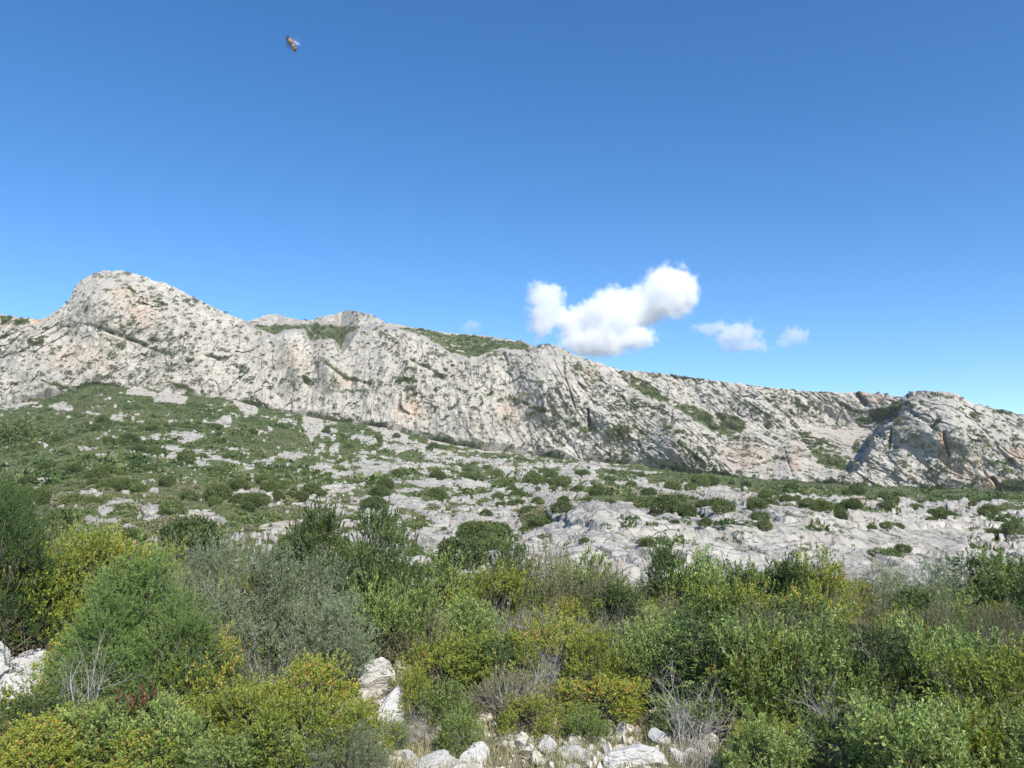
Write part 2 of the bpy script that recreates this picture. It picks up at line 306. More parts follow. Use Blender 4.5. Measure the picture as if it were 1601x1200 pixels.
def field(kind, dat, x, y):
    if kind == 'e':
        cx, cy, rx, ry = dat; return 1.12 - np.hypot((x - cx) / rx, (y - cy) / ry) * .85
    if kind == 'l': return 1.4 - seg_dist(x, y, dat[1]) / dat[0]
    return .62 + poly_sd(x, y, dat) / 14.0
base = .12 + .19 * sst(650, 950, hx) + .20 * sst(300, 600, hx)
base = base + .16 * sst(880, 1100, hx) * sst(745, 765, hy)
rm = base.copy()
for k, st_, dat in ROCK: rm = np.maximum(rm, np.clip(field(k, dat, hx + wrx, hy + wrp), -1, 1) * st_)
for k, st_, dat in GREEN: rm = rm - 1.1 * np.clip(field(k, dat, hx + wrx, hy + wrp), 0, 1) * st_
pf = fbm(np.stack([hx / 9, hy / 3.2, 0 * hx], 1), 3, 33, .6)
scr = np.zeros(hx.shape)
for pl in SCREE: scr = np.maximum(scr, sst(-2.2, 1.2, poly_sd(hx + wrx * .9, hy + wrp * .7 + 2 * pf, pl) + 1.2 * pf + .8))
# green belt under the cliffs
belt = sst(16, 4, np.abs(hy - np.tile(yb, NH) - 9)) * sst(900, 1100, hx)
rm = rm - belt * .9
P3 = np.stack([PX.ravel(), PY.ravel(), np.zeros(NH * NX)], 1)
pn = fbm(np.stack([hx / 34, hy / 7.0, 0 * hx], 1), 5, 31, .62)           # streaky breakup at the scale of outcrops seen aslant
pw = fbm(P3 / np.array([5.0, 7.0, 1]), 4, 35, .6)
rm = rm + .02 + .05 * sst(300, 600, hx)
rock = sst(.44, .56, rm + .60 * pn + .62 * pf + .12 * pw)
rock = np.maximum(rock, scr)
# relief
Dr = D.ravel()
amp = np.clip(.2 + .004 * Dr, .2, 1.6)
hf, bd, rn = cells(P3 * np.array([.20, .26, 1]) + .35 * vnoise(P3 / 3, 40)[:, None], 50, .8)
hf2, bd2, rn2 = cells(P3 * np.array([.7, .8, 1]) + .35 * vnoise(P3 / 1.2, 42)[:, None], 55, .8)
nearw = sst(160, 60, Dr); fade = sst(18, 24, Dr)
edge = sst(1.0, .93, S.ravel())
dz = amp * (.6 * fbm(P3 / 14, 4, 41) + 0.2 * fbm(P3 / 3.1, 3, 45) * nearw) + rock * (1 - scr) * (amp * (.1 + .25 * (1 - nearw)) * pn + .10 + nearw * (hf * .24 * sst(0, .07, bd) + .10 * hf2 * sst(0, .12, bd2) + .07 * fbm(P3 / 1.6, 3, 47, .5, True)) + (1 - nearw) * amp * .8 * fbm(P3 / 5, 3, 49, .6, True))
KP = np.stack([PX.ravel(), PY.ravel(), PZ.ravel()], 1)
kc = KP[:, 0] * .75 + KP[:, 2] * 1.0; ka = KP[:, 0] * .5 - KP[:, 2] * .8
kst = fbm(np.stack([kc / .9, ka / 4.5, KP[:, 1] / 6], 1), 4, 91, .6, True); kcr = sst(.38, .7, kst)
dz += rock * (1 - scr) * nearw * (-.14 * kcr + .07 * fbm(KP / .8, 3, 95, .6))
dz += .18 * rock * (1 - scr) * nearw * sst(700, 600, hx) * .6
tz = KP[:, 2] / .75 + .8 * fbm(KP / 6, 4, 97, .6) + KP[:, 0] / 14; ftz = tz - np.floor(tz)
dz += .28 * rock * (1 - scr) * nearw * sst(620, 760, hx) * (sst(0, .14, ftz) - ftz)
dz = dz * fade * edge
PZ = PZ + dz.reshape(NH, NX)
crk = (1 - nearw) * rock * .55 * sst(.15, .6, fbm(P3 / np.array([4., 3., 1]), 4, 73, .65, True)) + np.clip((sst(.05, .0, bd) + .4 * sst(.05, 0, bd2)) * rock * nearw * .6 + rock * sst(.45, .75, fbm(P3 / np.array([2.4, 1.1, 1]), 4, 71, .6, True)) * .35 * nearw + kcr * rock * nearw * .7, 0, 1)
crk = crk * (1 - scr)
def grid_faces(nr, nc):
    i = np.arange((nr - 1) * (nc - 1)); r = i // (nc - 1); c = i % (nc - 1); a = r * nc + c
    return np.stack([a, a + 1, a + nc + 1, a + nc], 1)
HV = np.stack([PX, PY, PZ], 2).reshape(-1, 3)
warmh = .35 * sst(.2, .6, fbm(P3 / 12, 3, 81)) + .9 * np.clip(1 - np.hypot((hx - 1345) / 30, (hy - 786) / 12), 0, 1) + .5 * (sst(2, -1, np.abs(hy - 845) / 8 - np.abs(hx - 1480) * 0) * sst(1400, 1450, hx)) * 0
me = mesh_np('hillside', HV, grid_faces(NH, NX), True, {'veg': ('POINT', 1 - rock), 'scree': ('POINT', scr * .8), 'warm': ('POINT', warmh), 'crack': ('POINT', crk)}, [M_hill])
tag(link('hillside', me), kind='structure')

# mountain
tc = np.linspace(0, 1, NC)
T, X = np.meshgrid(tc, xs, indexing='ij')
Yc = yb[None] + (yr - yb)[None] * T
cx, cy, ct = X.ravel(), Yc.ravel(), T.ravel()
hpx = (yb - yr)                                                           # wall height in pixels
dr = db * (1 + .035 + hpx / F * .38)
Dm = (db[None] + (dr - db)[None] * (T ** 1.15)).ravel()
wc = 4 * fbm(np.stack([cx / 18, cy / 18, 0 * cx], 1), 4, 101, .6)
def above(pts, width=3.0):                                                # 1 above a polyline y(x), 0 below
    yy = interp(pts, cx); return sst(width, -width, cy + wc - yy)
R2 = [(380, 498), (390, 508), (410, 514), (432, 526), (444, 519), (450, 517), (470, 518), (482, 530), (488, 546), (496, 540), (508, 532), (522, 533), (532, 556), (545, 536), (560, 516), (590, 510), (615, 514), (640, 520), (668, 530), (690, 545), (715, 560), (745, 566), (765, 556), (790, 546), (815, 552), (835, 545), (843, 541)]
R3 = [(868, 541), (900, 560), (930, 575), (950, 590), (970, 600), (990, 612), (1010, 622), (1040, 632), (1060, 640), (1085, 655), (1100, 664), (1115, 680), (1128, 705), (1140, 728), (1150, 745)]
R4 = [(1290, 750), (1330, 735), (1350, 710), (1365, 690), (1385, 668), (1400, 645), (1412, 630), (1425, 612)]
m2 = above(R2) * sst(378, 386, cx) * sst(846, 838, cx)
m3 = np.maximum(above(R3) * sst(866, 874, cx), sst(1138, 1156, cx))
m3 = m3 * sst(9, -9, cx + 5 * wc - np.interp(cy, [612, 630, 645, 668, 690, 710, 735, 750], [1424, 1412, 1402, 1386, 1366, 1350, 1330, 1290])) * sst(0, .25, ct); m2 = m2 * sst(0, .2, ct)
Dm += m2 * (45 + 1.2 * np.clip(interp(R2, cx) - cy, 0, 60)) + m3 * (40 + .7 * np.clip(715 - cy, 0, 45))
# the scree bowl left of the right-hand dome recedes, the dome bulges forward
Dm -= 18 * np.exp(-((cx - 1490) / 85) ** 2) * sst(0, .8, ct) * sst(1.15, .6, ct)
Dm += 10 * np.exp(-((cx - 1330) / 55) ** 2 - ((cy - 665) / 45) ** 2)
for bx, bw, by, bh, a in ((180, 75, 480, 50, 26), (60, 40, 560, 50, 14), (300, 60, 540, 50, 14), (463, 22, 560, 45, 16), (515, 20, 575, 40, 18), (590, 45, 600, 60, 12), (650, 50, 570, 50, 14), (730, 40, 640, 45, 14), (860, 45, 600, 55, 24), (960, 50, 650, 45, 16), (1060, 45, 690, 45, 22), (1180, 30, 700, 40, 14), (1245, 30, 720, 30, 16), (1200, 50, 630, 30, 10), (1310, 40, 630, 20, 8)):
    Dm -= .65 * a * np.exp(-((cx - bx) / bw) ** 2 - ((cy - by) / bh) ** 2)
u, v = ray(cx, cy)
def pos(Dv): return np.stack([u * Dv, Dv, H + v * Dv], 1)
Q = pos(Dm)
lx, lz = Q[:, 0], Q[:, 2]
rb = sst(-150, 60, lx)                                                    # strata lean changes from left to right
dip = lz + lx * .38
acr = lx * .8 - lz * (.55 - 1.25 * rb)                                    # across the small cracks
alo = lz * .8 + lx * (.55 - 1.25 * rb)
q1 = np.stack([lx / 38, lz / 55, Q[:, 1] / 60], 1)
g = -6 * fbm(q1, 6, 111, .55, True)
sw = dip / 17.0 + .9 * fbm(Q / 30, 3, 121); fr = sw - np.floor(sw)
g -= 2.8 * fbm(np.stack([acr / 13 + .3 * vnoise(Q / 20, 113), alo / 60, Q[:, 1] / 80], 1), 4, 115, .6, True)
g += 2.6 * (sst(.0, .28, fr) - fr) * (.5 + .5 * vnoise(Q / 25, 131))
wv = .16 * np.stack([vnoise(Q / 5, 140), vnoise(Q / 5, 141), vnoise(Q / 5, 142)], 1)
h1, b1, r1 = cells(np.stack([acr / 9, alo / 20, Q[:, 1] / 40], 1) + wv, 150, .9)
h2, b2, r2 = cells(np.stack([acr / 3.2, alo / 6.5, Q[:, 1] / 30], 1) + wv, 160, .9)
rough = sst(-.35, .35, fbm(Q / 45, 3, 170))                               # smooth slabs next to broken rock
h3, b3, r3 = cells(Q / 2.2, 165, .9)
g += 2.3 * h1 + 1.3 * h2 * (.3 + .7 * rough) + .75 * h3 * (.35 + .65 * rough)
cr1 = sst(.10, 0, b1) * sst(-.2, .3, vnoise(Q / 14, 171)); cr2 = sst(.12, 0, b2) * rough * sst(-.2, .4, vnoise(Q / 9, 172))
q5 = np.stack([acr / 3.0, alo / 12, Q[:, 1] / 30], 1)
rg = fbm(q5, 4, 181, .6, True); cr3 = sst(.42, .7, rg) * (.3 + .7 * rough)
g += .5 * cr1 + .3 * cr2 + 1.0 * cr3 + .55 * fbm(Q / 2.6, 3, 191, .6)
g *= sst(0, .025, ct) * .66
VEGP = [(.85, [(384, 503), (420, 508), (480, 505), (540, 509), (566, 506), (558, 514), (542, 524), (532, 545), (524, 532), (505, 530), (486, 534), (474, 516), (445, 515), (432, 525), (400, 513)]),
 (.85, [(606, 507), (700, 521), (800, 531), (836, 543), (825, 549), (785, 544), (760, 552), (735, 561), (700, 548), (668, 528), (640, 518)]), (.75, [(0, 490), (48, 497), (40, 512), (0, 505)]), (.8, [(976, 583), (1005, 592), (1052, 625), (1112, 642), (1128, 672), (1114, 676), (1058, 640), (998, 613)]),
 (.9, [(1338, 655), (1380, 638), (1408, 624), (1418, 632), (1400, 650), (1372, 664), (1345, 664)]), (.7, [(1245, 672), (1300, 682), (1318, 712), (1330, 738), (1290, 735), (1262, 700)]), (.9, [(623, 589), (652, 590), (650, 597), (626, 596)]), (.8, [(462, 587), (478, 586), (496, 602), (484, 603)]), (.8, [(700, 640), (716, 625), (714, 640)]), (.6, [(40, 532), (70, 520), (68, 540), (45, 543)]),
 (.75, [(1155, 690), (1168, 660), (1150, 650), (1115, 640), (1125, 680)]), (.8, [(1320, 690), (1345, 690), (1345, 715), (1325, 710)]), (.65, [(945, 668), (985, 665), (975, 690), (950, 685)])]
VEGL = [(2.0, [(85, 510), (140, 510), (165, 516), (200, 530), (250, 549), (300, 565)]), (1.8, [(322, 555), (360, 566), (395, 592)]), (1.6, [(255, 597), (290, 606), (312, 616)]), (2.0, [(200, 448), (226, 466)]), (1.8, [(240, 470), (262, 476)]), (2.6, [(800, 620), (830, 635), (872, 650), (905, 668), (928, 676)]), (2, [(955, 648), (985, 662), (1010, 680), (1050, 716)]), (1.6, [(1060, 690), (1088, 715)]), (2.5, [(970, 581), (1040, 586), (1100, 594)]),
 (1.6, [(640, 560), (670, 575), (690, 590), (720, 610)]), (1.5, [(500, 560), (540, 590), (580, 600)]), (2.2, [(785, 600), (760, 620), (745, 640)]), (2, [(150, 602), (100, 605), (50, 590)]), (2, [(1036, 675), (1050, 660)]), (2.2, [(1390, 700), (1370, 716), (1395, 705)]), (2, [(1200, 625), (1230, 622), (1260, 640)]), (2, [(1300, 622), (1330, 640), (1360, 650)]), (2, [(1440, 630), (1470, 655), (1460, 668)]), (2, [(1520, 650), (1555, 690), (1580, 720)]), (1.8, [(1340, 590), (1400, 630), (1450, 660)])]
# painted dark slots seen in the photograph: deep vertical clefts
for pts, wd, dep in (([(879, 545), (881, 580), (890, 605), (900, 638)], 1.1, 3), ([(920, 640), (922, 672)], 1.8, 6), ([(1052, 640), (1049, 660), (1036, 673)], 1.3, 3), ([(1228, 700), (1231, 720), (1238, 742)], 1.5, 4), ([(1395, 672), (1389, 700)], 1.6, 4), ([(1340, 616), (1352, 630)], 5, 6), ([(607, 548), (622, 536)], 1.3, 3), ([(1476, 676), (1484, 712)], 2.5, 2.5), ([(1552, 748), (1562, 762)], 3.5, 4)):
    d = seg_dist(cx + wc * .9, cy, pts); g += dep * sst(wd * 1.5, wd * .2, d + .8 * vnoise(Q / 3, 199))
for wd, pl in VEGL: g += 1.5 * sst(6, 0, seg_dist(cx + wc * 1.6, cy + wc * 1.4, pl)) * sst(-.3, .4, vnoise(Q / 9, 531))
g = np.maximum(g, -.7 * ct * np.tile(hpx, NC) / F * Dm)
Dm2 = Dm + g
Q2 = pos(Dm2)
# vegetation on the mountain
vm = np.zeros(cx.shape)
for st_, pl in VEGP: vm = np.maximum(vm, sst(-4, 4, poly_sd(cx + wc * .6, cy + wc * .5, pl)) * st_)
for wd, pl in VEGL: vm = np.maximum(vm, sst(wd * 2.4, wd * .2, seg_dist(cx + wc * 1.0, cy + wc * .9, pl)) * .62)
vm = np.maximum(vm, .5 * sst(.06, .0, ct) * sst(1150, 1250, cx))
SCM = [[(1265, 668), (1300, 672), (1335, 668), (1375, 658), (1345, 675), (1335, 700), (1330, 712), (1322, 700), (1300, 690), (1270, 680)], [(655, 606), (665, 610), (690, 620), (720, 622), (712, 628), (680, 622)], [(735, 556), (755, 560), (750, 572), (738, 568)], [(472, 640), (485, 655), (500, 640)], [(580, 652), (595, 650), (590, 664)], [(682, 645), (690, 664), (676, 670)]]
sm = np.zeros(cx.shape)
for pl in SCM: sm = np.maximum(sm, sst(-1.5, 1.5, poly_sd(cx + wc * .4, cy + wc * .3, pl)))
WARM = [(1478, 705, 9, 28, 1.0), (1470, 680, 7, 9, .8), (1510, 735, 30, 25, .45), (1555, 755, 22, 14, .9), (1375, 625, 14, 9, .7), (1345, 616, 22, 5, .5), (1244, 715, 10, 25, .5), (217, 490, 28, 26, .42), (200, 465, 30, 25, .3), (645, 640, 30, 25, .32), (120, 560, 60, 30, .22), (460, 560, 16, 22, .4), (540, 595, 35, 10, .3), (925, 585, 15, 18, .3), (1055, 700, 12, 30, .25), (800, 640, 25, 30, .3), (1590, 710, 16, 16, .5), (60, 500, 14, 6, .7), (1170, 715, 40, 25, .3), (15, 500, 30, 12, .4)]
wm = np.zeros(cx.shape)
for a, b, c, d, e in WARM: wm = np.maximum(wm, e * np.clip(1.3 - np.hypot((cx - a + wc) / c, (cy - b + wc) / d), 0, 1))
wm += .12 * sst(.1, .6, fbm(Q / 40, 3, 201))
vn = vm - .08 + .85 * fbm(Q / 6.0, 4, 211, .7) * sst(.05, .4, vm)
mv = sst(.42, .6, vn) * (1 - sm)
crkm = np.clip(cr1 * .35 + cr2 * .3 * rough + cr3 * .7, 0, 1) * (1 - mv) * (1 - sm)
me = mesh_np('mountain', Q2, grid_faces(NC, NX), True, {'veg': ('POINT', mv), 'scree': ('POINT', sm), 'warm': ('POINT', np.clip(wm * 1.35, 0, 1)), 'crack': ('POINT', crkm)}, [M_cliff])
tag(link('mountain', me), kind='structure')
# far side of the ridge: falls away behind the crest, and a distant ridge segment seen left of the peak
top = Q2.reshape(NC, NX, 3)[-1]
rows = [top]
for k in range(1, 9):
    r_ = top.copy(); r_[:, 1] += 22 * k; r_[:, 0] *= (1 + 22 * k / top[:, 1]); r_[:, 2] = top[:, 2] - .7 * (22 * k) ** 1.02 * .9 + 5 * vnoise(r_ / 18, 301); rows.append(r_)
bk = np.concatenate(rows); n_ = len(bk)
me = mesh_np('mountain_back_slope', bk, grid_faces(9, NX), True, {'veg': ('POINT', sst(-.3, .3, vnoise(bk / 12, 302))), 'scree': ('POINT', np.zeros(n_)), 'warm': ('POINT', np.zeros(n_)), 'crack': ('POINT', np.zeros(n_))}, [M_cliff])
tag(link('mountain_back_slope', me), kind='structure')

# near ground
gx = np.concatenate([np.linspace(-90, -16, 40), np.linspace(-15.6, 15.6, 320), np.linspace(16, 90, 40)]); gy = np.concatenate([np.linspace(-60, 0, 40), np.linspace(.2, 18.6, 200)])
GY, GX = np.meshgrid(gy, gx, indexing='ij')
z18 = H + slope_y(948) * 18
def ground_z(x, y):
    x = np.atleast_1d(np.asarray(x, float)); y = np.atleast_1d(np.asarray(y, float)); P = np.stack([x, y, 0 * x], 1)
    zz = .22 * fbm(P / 3.2, 3, 401) + .07 * fbm(P / .5, 3, 405)
    return z18 * sst(8, 18, y) + zz * sst(18, 14, y) - .02 * sst(17.9, 18.3, y)
GZ = ground_z(GX.ravel(), GY.ravel())
me = mesh_np('ground', np.stack([GX.ravel(), GY.ravel(), GZ], 1), grid_faces(len(gy), len(gx)), True, None, [M_fg])
tag(link('ground', me), kind='structure')
def at(x, Yd):                                                            # ground point under photo column x at distance Yd
    X_ = (x - CX) / (F * cp) * Yd * 1.0; return X_, Yd, float(ground_z(X_, Yd)[0])

# ------------------------------------------------------------------ foliage builders
def unit(v): return v / (np.linalg.norm(v, axis=-1, keepdims=True) + 1e-9)
def tubes(A, B, ra, rb, sides=3):
    n = len(A); d = unit(B - A); ref = np.where(np.abs(d[:, 2:3]) > .9, np.array([[1., 0, 0]]), np.array([[0, 0, 1.]]))
    e1 = unit(np.cross(d, ref)); e2 = np.cross(d, e1); V = []
    for P, r in ((A, ra), (B, rb)):
        for k in range(sides):
            a = 2 * math.pi * k / sides; V.append(P + (e1 * math.cos(a) + e2 * math.sin(a)) * np.reshape(r, (-1, 1)))
    V = np.stack(V, 1).reshape(-1, 3); o = np.arange(n)[:, None] * (2 * sides)
    Fc = np.concatenate([o + np.array([[k, (k + 1) % sides, sides + (k + 1) % sides, sides + k]]) for k in range(sides)])
    return V, Fc
def leaves(P, axis, ln, wd, r, flat=0.0):
    n = len(P); ax = unit(axis); rv = r.normal(size=(n, 3)); rv[:, 2] += flat
    nn = unit(np.cross(ax, np.cross(ax, rv))); sdv = np.cross(ax, nn)
    ln = ln * r.uniform(.65, 1.25, (n, 1)); wd = wd * r.uniform(.7, 1.2, (n, 1))
    tip = P + ax * ln - nn * ln * .12; mid = P + ax * ln * .5
    V = np.stack([P, mid + sdv * wd * .5 + nn * wd * .12, tip, mid - sdv * wd * .5 + nn * wd * .12], 1).reshape(-1, 3)
    return V, np.arange(n * 4).reshape(n, 4)
TYPES = {  # radius, height, clumps, twigs per clump, leaves per twig, leaf length, leaf width, twig length, clump spread, up bias, dead twigs
 'juniper': dict(R=.62, h=1.45, nc=90, tw=24, lv=20, ll=.030, lw=.0085, tl=.12, sp=.085, up=.5, dead=10, cone=.5),
 'dark_juniper': dict(R=.85, h=2.0, nc=110, tw=24, lv=18, ll=.036, lw=.012, tl=.16, sp=.11, up=.5, dead=4, cone=.3),
 'olive': dict(R=.85, h=1.55, nc=85, tw=18, lv=12, ll=.050, lw=.0125, tl=.18, sp=.12, up=.4, dead=25, cone=0),
 'mastic': dict(R=.75, h=1.6, nc=85, tw=15, lv=11, ll=.042, lw=.022, tl=.13, sp=.10, up=.3, dead=34, cone=.5),
 'yellow': dict(R=.62, h=.95, nc=75, tw=16, lv=11, ll=.032, lw=.018, tl=.09, sp=.075, up=.5, dead=8, cone=0),
 'green': dict(R=.55, h=.9, nc=60, tw=15, lv=10, ll=.046, lw=.021, tl=.12, sp=.09, up=.6, dead=10, cone=0),
 'brown': dict(R=.6, h=.8, nc=60, tw=20, lv=11, ll=.024, lw=.0095, tl=.13, sp=.09, up=.8, dead=26, cone=0),
 'red': dict(R=.34, h=.45, nc=32, tw=10, lv=9, ll=.040, lw=.024, tl=.09, sp=.07, up=.6, dead=4, cone=0)}
def shrub_meshes(kind, seed):
    p = TYPES[kind]; r = np.random.default_rng(seed); nc = p['nc']; R, h = p['R'], p['h']
    d = unit(r.normal(size=(nc * 3, 3))); d = d[d[:, 2] > -.45][:nc]; nc = len(d)
    ph = r.uniform(0, 6, 3); lob = 1 + .20 * np.sin(3 * np.arctan2(d[:, 1], d[:, 0]) + ph[0]) + .16 * np.sin(5 * d[:, 2] + ph[1])
    rf = r.uniform(.5, 1.05, nc) ** .6 * lob
    zr = .48 * h + .50 * h * d[:, 2] * rf
    tap = 1 - p['cone'] * np.clip(zr / h, 0, 1) ** 1.5
    c = np.stack([d[:, 0] * R * rf * tap, d[:, 1] * R * rf * tap, np.clip(zr, .08, None)], 1)
    base = r.normal(0, .05, (nc, 3)) * [1, 1, 0] + c * [.12, .12, 0]; mid = base * .55 + c * .45 + r.normal(0, .04, (nc, 3)); mid[:, 2] = c[:, 2] * .5
    ro = .010 * R / .6
    V1, F1 = tubes(base, mid, np.full(nc, ro), np.full(nc, ro * .6), 4); V2, F2 = tubes(mid, c, np.full(nc, ro * .6), np.full(nc, ro * .3), 4)
    tw = p['tw']; C_ = np.repeat(c, tw, 0); n = len(C_)
    off = r.normal(size=(n, 3)) * p['sp']; s0 = C_ + off * .35; out = unit(C_ - [0, 0, .3 * h])
    td = unit(out * .7 + unit(off) * .7 + np.array([0, 0, p['up']]) + r.normal(size=(n, 3)) * .35); tl = p['tl'] * r.uniform(.6, 1.4, (n, 1))
    s0 = s0 + off * .5; e0 = s0 + td * tl; e0[:, 2] = np.maximum(e0[:, 2], .02); s0[:, 2] = np.maximum(s0[:, 2], .01)
    V3, F3 = tubes(s0, e0, np.full(n, .0016), np.full(n, .0008), 3)
    # bare twigs reaching through the crown
    nd = p['dead']; k = r.integers(0, nc, nd); a = c[k] * .75; b = c[k] * r.uniform(1.0, 1.12, (nd, 1)) + r.normal(0, .06, (nd, 3)) + [0, 0, .08]
    V4, F4 = tubes(a, b, np.full(nd, .005), np.full(nd, .0018), 3)
    V5, F5 = tubes(b * .5 + a * .5, b + r.normal(0, .08, (nd, 3)), np.full(nd, .003), np.full(nd, .0013), 3)
    Vs, Fs, o = [], [], 0
    for V_, F_ in ((V1, F1), (V2, F2), (V3, F3), (V4, F4), (V5, F5)): Vs.append(V_); Fs.append(F_ + o); o += len(V_)
    stems = mesh_np(kind + '_stems', np.concatenate(Vs), np.concatenate(Fs), False, None, [M_bark])
    lv = p['lv']; f = ((np.arange(lv) + r.uniform(0, 1, (n, lv))) / lv) ** .75
    P = s0[:, None] + (e0 - s0)[:, None] * (f[..., None] * .95 + .05); P = P.reshape(-1, 3); TD = np.repeat(td, lv, 0)
    ax = TD * .75 + unit(r.normal(size=P.shape)) * .75
    V, Fc = leaves(P, ax, p['ll'], p['lw'], r, .9)
    cr_ = np.repeat(np.repeat(r.uniform(-.2, .2, nc), tw), lv); tr_ = np.repeat(r.normal(0, .10, n), lv)
    rel = np.clip(P[:, 2] / h, 0, 1)
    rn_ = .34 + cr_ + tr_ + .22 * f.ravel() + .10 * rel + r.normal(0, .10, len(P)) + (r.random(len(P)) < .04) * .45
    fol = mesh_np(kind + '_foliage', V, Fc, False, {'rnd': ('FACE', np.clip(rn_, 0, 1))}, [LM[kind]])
    return fol, stems, float(np.percentile(V[:, 2], 99.3)), float(np.percentile(np.abs(V[:, 0]), 97) * 2)
def dead_mesh(seed, h=.8, n0=16):
    r = np.random.default_rng(seed); A, B, ra, rb_ = [], [], [], []
    def grow(p, d, L, rad, lev):
        for _ in range(3):
            q = p + d * L / 3; q = q + r.normal(0, L * .03, 3); A.append(p); B.append(q); ra.append(rad); rb_.append(rad * .8); p = q; rad *= .8
            d = unit(d + r.normal(0, .16, 3) + [0, 0, .05])
            if lev < 3:
                for _k in range(r.integers(1, 3)): grow(p, unit(d + r.normal(0, .5, 3)), L * r.uniform(.4, .7), rad * .65, lev + 1)
    for _ in range(n0): grow(np.array([*r.normal(0, .05, 2), 0.]), unit(np.array([*r.normal(0, .45, 2), 1.])), h * r.uniform(.45, .75), .0055, 1)
    V, Fc = tubes(np.array(A), np.array(B), np.array(ra), np.array(rb_), 3)
    V[:, 2] = np.maximum(V[:, 2], -.03)
    return mesh_np('dead_twigs', V, Fc, False, None, [M_dead])
def boulder_mesh(seed, sub=5, sharp=1.0):
    import bmesh
    bm = bmesh.new(); bmesh.ops.create_icosphere(bm, subdivisions=sub, radius=1.0)
    V = np.array([v.co for v in bm.verts]); Fc = np.array([[v.index for v in f.verts] for f in bm.faces]); bm.free()
    r = np.random.default_rng(seed)
    for _ in range(11):                                                   # cut by planes: fracture faces
        n = unit(r.normal(size=3)); c_ = r.uniform(.42, .80); dd = V @ n; V = V - np.outer(np.clip(dd - c_, 0, None) * .99, n)
    o = r.uniform(0, 50, 3)
    hh, bb, _ = cells(V * 1.6 + o, seed, .8)
    V = V * (1 + .06 * hh - .06 * sst(.1, 0, bb) + .07 * fbm(V * 2 + o, 4, seed, .6) - .05 * np.clip(fbm(V * 5 + o, 3, seed + 3, .6, True), 0, 1))[:, None]
    return mesh_np('boulder', V, Fc, False, None, [M_boulder])
PROTO = {}
for i_, k in enumerate(TYPES): PROTO[k] = [shrub_meshes(k, 1000 + 17 * i_ + j) for j in range(3 if k in ('yellow', 'brown', 'green') else 2)]
DEAD = [dead_mesh(2000 + j) for j in range(3)]
BOULD = [boulder_mesh(2100 + j) for j in range(6)]
NAMES = {'juniper': 'juniper_shrub', 'dark_juniper': 'juniper_shrub', 'olive': 'olive_shrub', 'mastic': 'mastic_shrub', 'yellow': 'box_leaved_shrub', 'green': 'leafy_shrub', 'brown': 'heath_shrub', 'red': 'bramble_shrub'}
cnt = [0]
def shrub(kind, x, Yd, width, height, label, group=None, var=None, sink=.0, slim=None):
    X_, Y_, Z_ = at(x, Yd); p = TYPES[kind]; cnt[0] += 1
    t = bpy.data.objects.new(NAMES[kind], None); C.objects.link(t); t.empty_display_size = .1
    t.location = (X_, Y_, Z_ - .02 - sink); fol, st, ph, pw_ = PROTO[kind][(cnt[0] if var is None else var) % len(PROTO[kind])]; sz_ = height / ph; s_ = max(width * 1.1 / pw_, sz_ / (slim or (1.4 if group is None else 1.25))); t.rotation_euler = (0, 0, rng.uniform(0, 6.28)); t.scale = (s_, s_, sz_)
    link('foliage', fol, t); link('stems', st, t)
    tag(t, label, 'shrub', group); return t
def dead(x, Yd, size, label, group=None, v=0, dz=0):
    X_, Y_, Z_ = at(x, Yd); o = link('dead_shrub', DEAD[v % 3], None, (X_, Y_, Z_ + dz)); o.scale = (size,) * 3; o.rotation_euler = (rng.normal(0, .1), rng.normal(0, .1), rng.uniform(0, 6.28))
    return tag(o, label, 'dead shrub', group)
def boulder(x, Yd, sx, sy, sz, label, v=0, rz=0., group=None, up=.25, tilt=0.):
    if Yd < 7.4: sx, sy = sx * 1.3, sy * 1.25
    X_, Y_, Z_ = at(x, Yd); o = link('boulder', BOULD[v % 6], None, (X_, Y_, Z_ + sz * (up - .12 if up < 1 else up))); o.scale = (sx, sy, sz); o.rotation_euler = (tilt, tilt * .7, rz)
    return tag(o, label, 'rock', group)

# ------------------------------------------------------------------ foreground plants, each where it stands
def hgt(ytop, Yd): return H + slope_y(ytop) * Yd - 0                       # height above datum whose top shows at ytop
def S(kind, x, Yd, wpx, ytop, label, group=None, **k):
    z0 = at(x, Yd)[2]; return shrub(kind, x, Yd, wpx * Yd / F, max(hgt(ytop, Yd) - z0, .25), label, group, **k)
S('dark_juniper', 8, 10.5, 190, 782, 'tall dense dark green juniper at the left edge of the photo')
S('dark_juniper', -10, 19, 130, 742, 'dark brownish juniper behind the dense green juniper at the left edge')
S('dark_juniper', 55, 24, 50, 772, 'small dark bush just right of the dark juniper on the far left')
S('yellow', 85, 11, 150, 838, 'ochre tinged shrub in front of the dense dark juniper, above the white rocks')
S('yellow', 165, 11.8, 120, 826, 'tall rusty yellow shrub between the left edge juniper and the feathery juniper')
S('brown', 130, 12.6, 110, 822, 'brownish shrub behind the rusty yellow shrubs on the left')
S('green', 178, 13.2, 50, 820, 'small fresh green shrub below the white stones of the left slope')
S('yellow', 25, 11.2, 150, 905, 'orange and yellow shrub overhanging the white rocks at the left edge')
S('yellow', 215, 12.4, 110, 838, 'mottled orange green shrub behind the tip of the feathery juniper')
S('brown', 262, 13.4, 120, 848, 'thin brownish shrub between feathery juniper and grey olive, at the back')
S('green', 60, 11.6, 90, 905, 'mid green shrub above the split white rocks on the left')
S('juniper', 243, 8.5, 175, 862, 'tallest feathery bright green juniper in the left foreground', var=0)
S('juniper', 192, 8.0, 135, 915, 'feathery juniper with a bare pale trunk beside the white rocks', var=1)
S('juniper', 300, 8.0, 125, 925, 'narrow feathery juniper leaning against the grey olive shrub', var=1)
S('juniper', 215, 7.9, 140, 985, 'low feathery juniper in front of the two taller junipers', var=0)
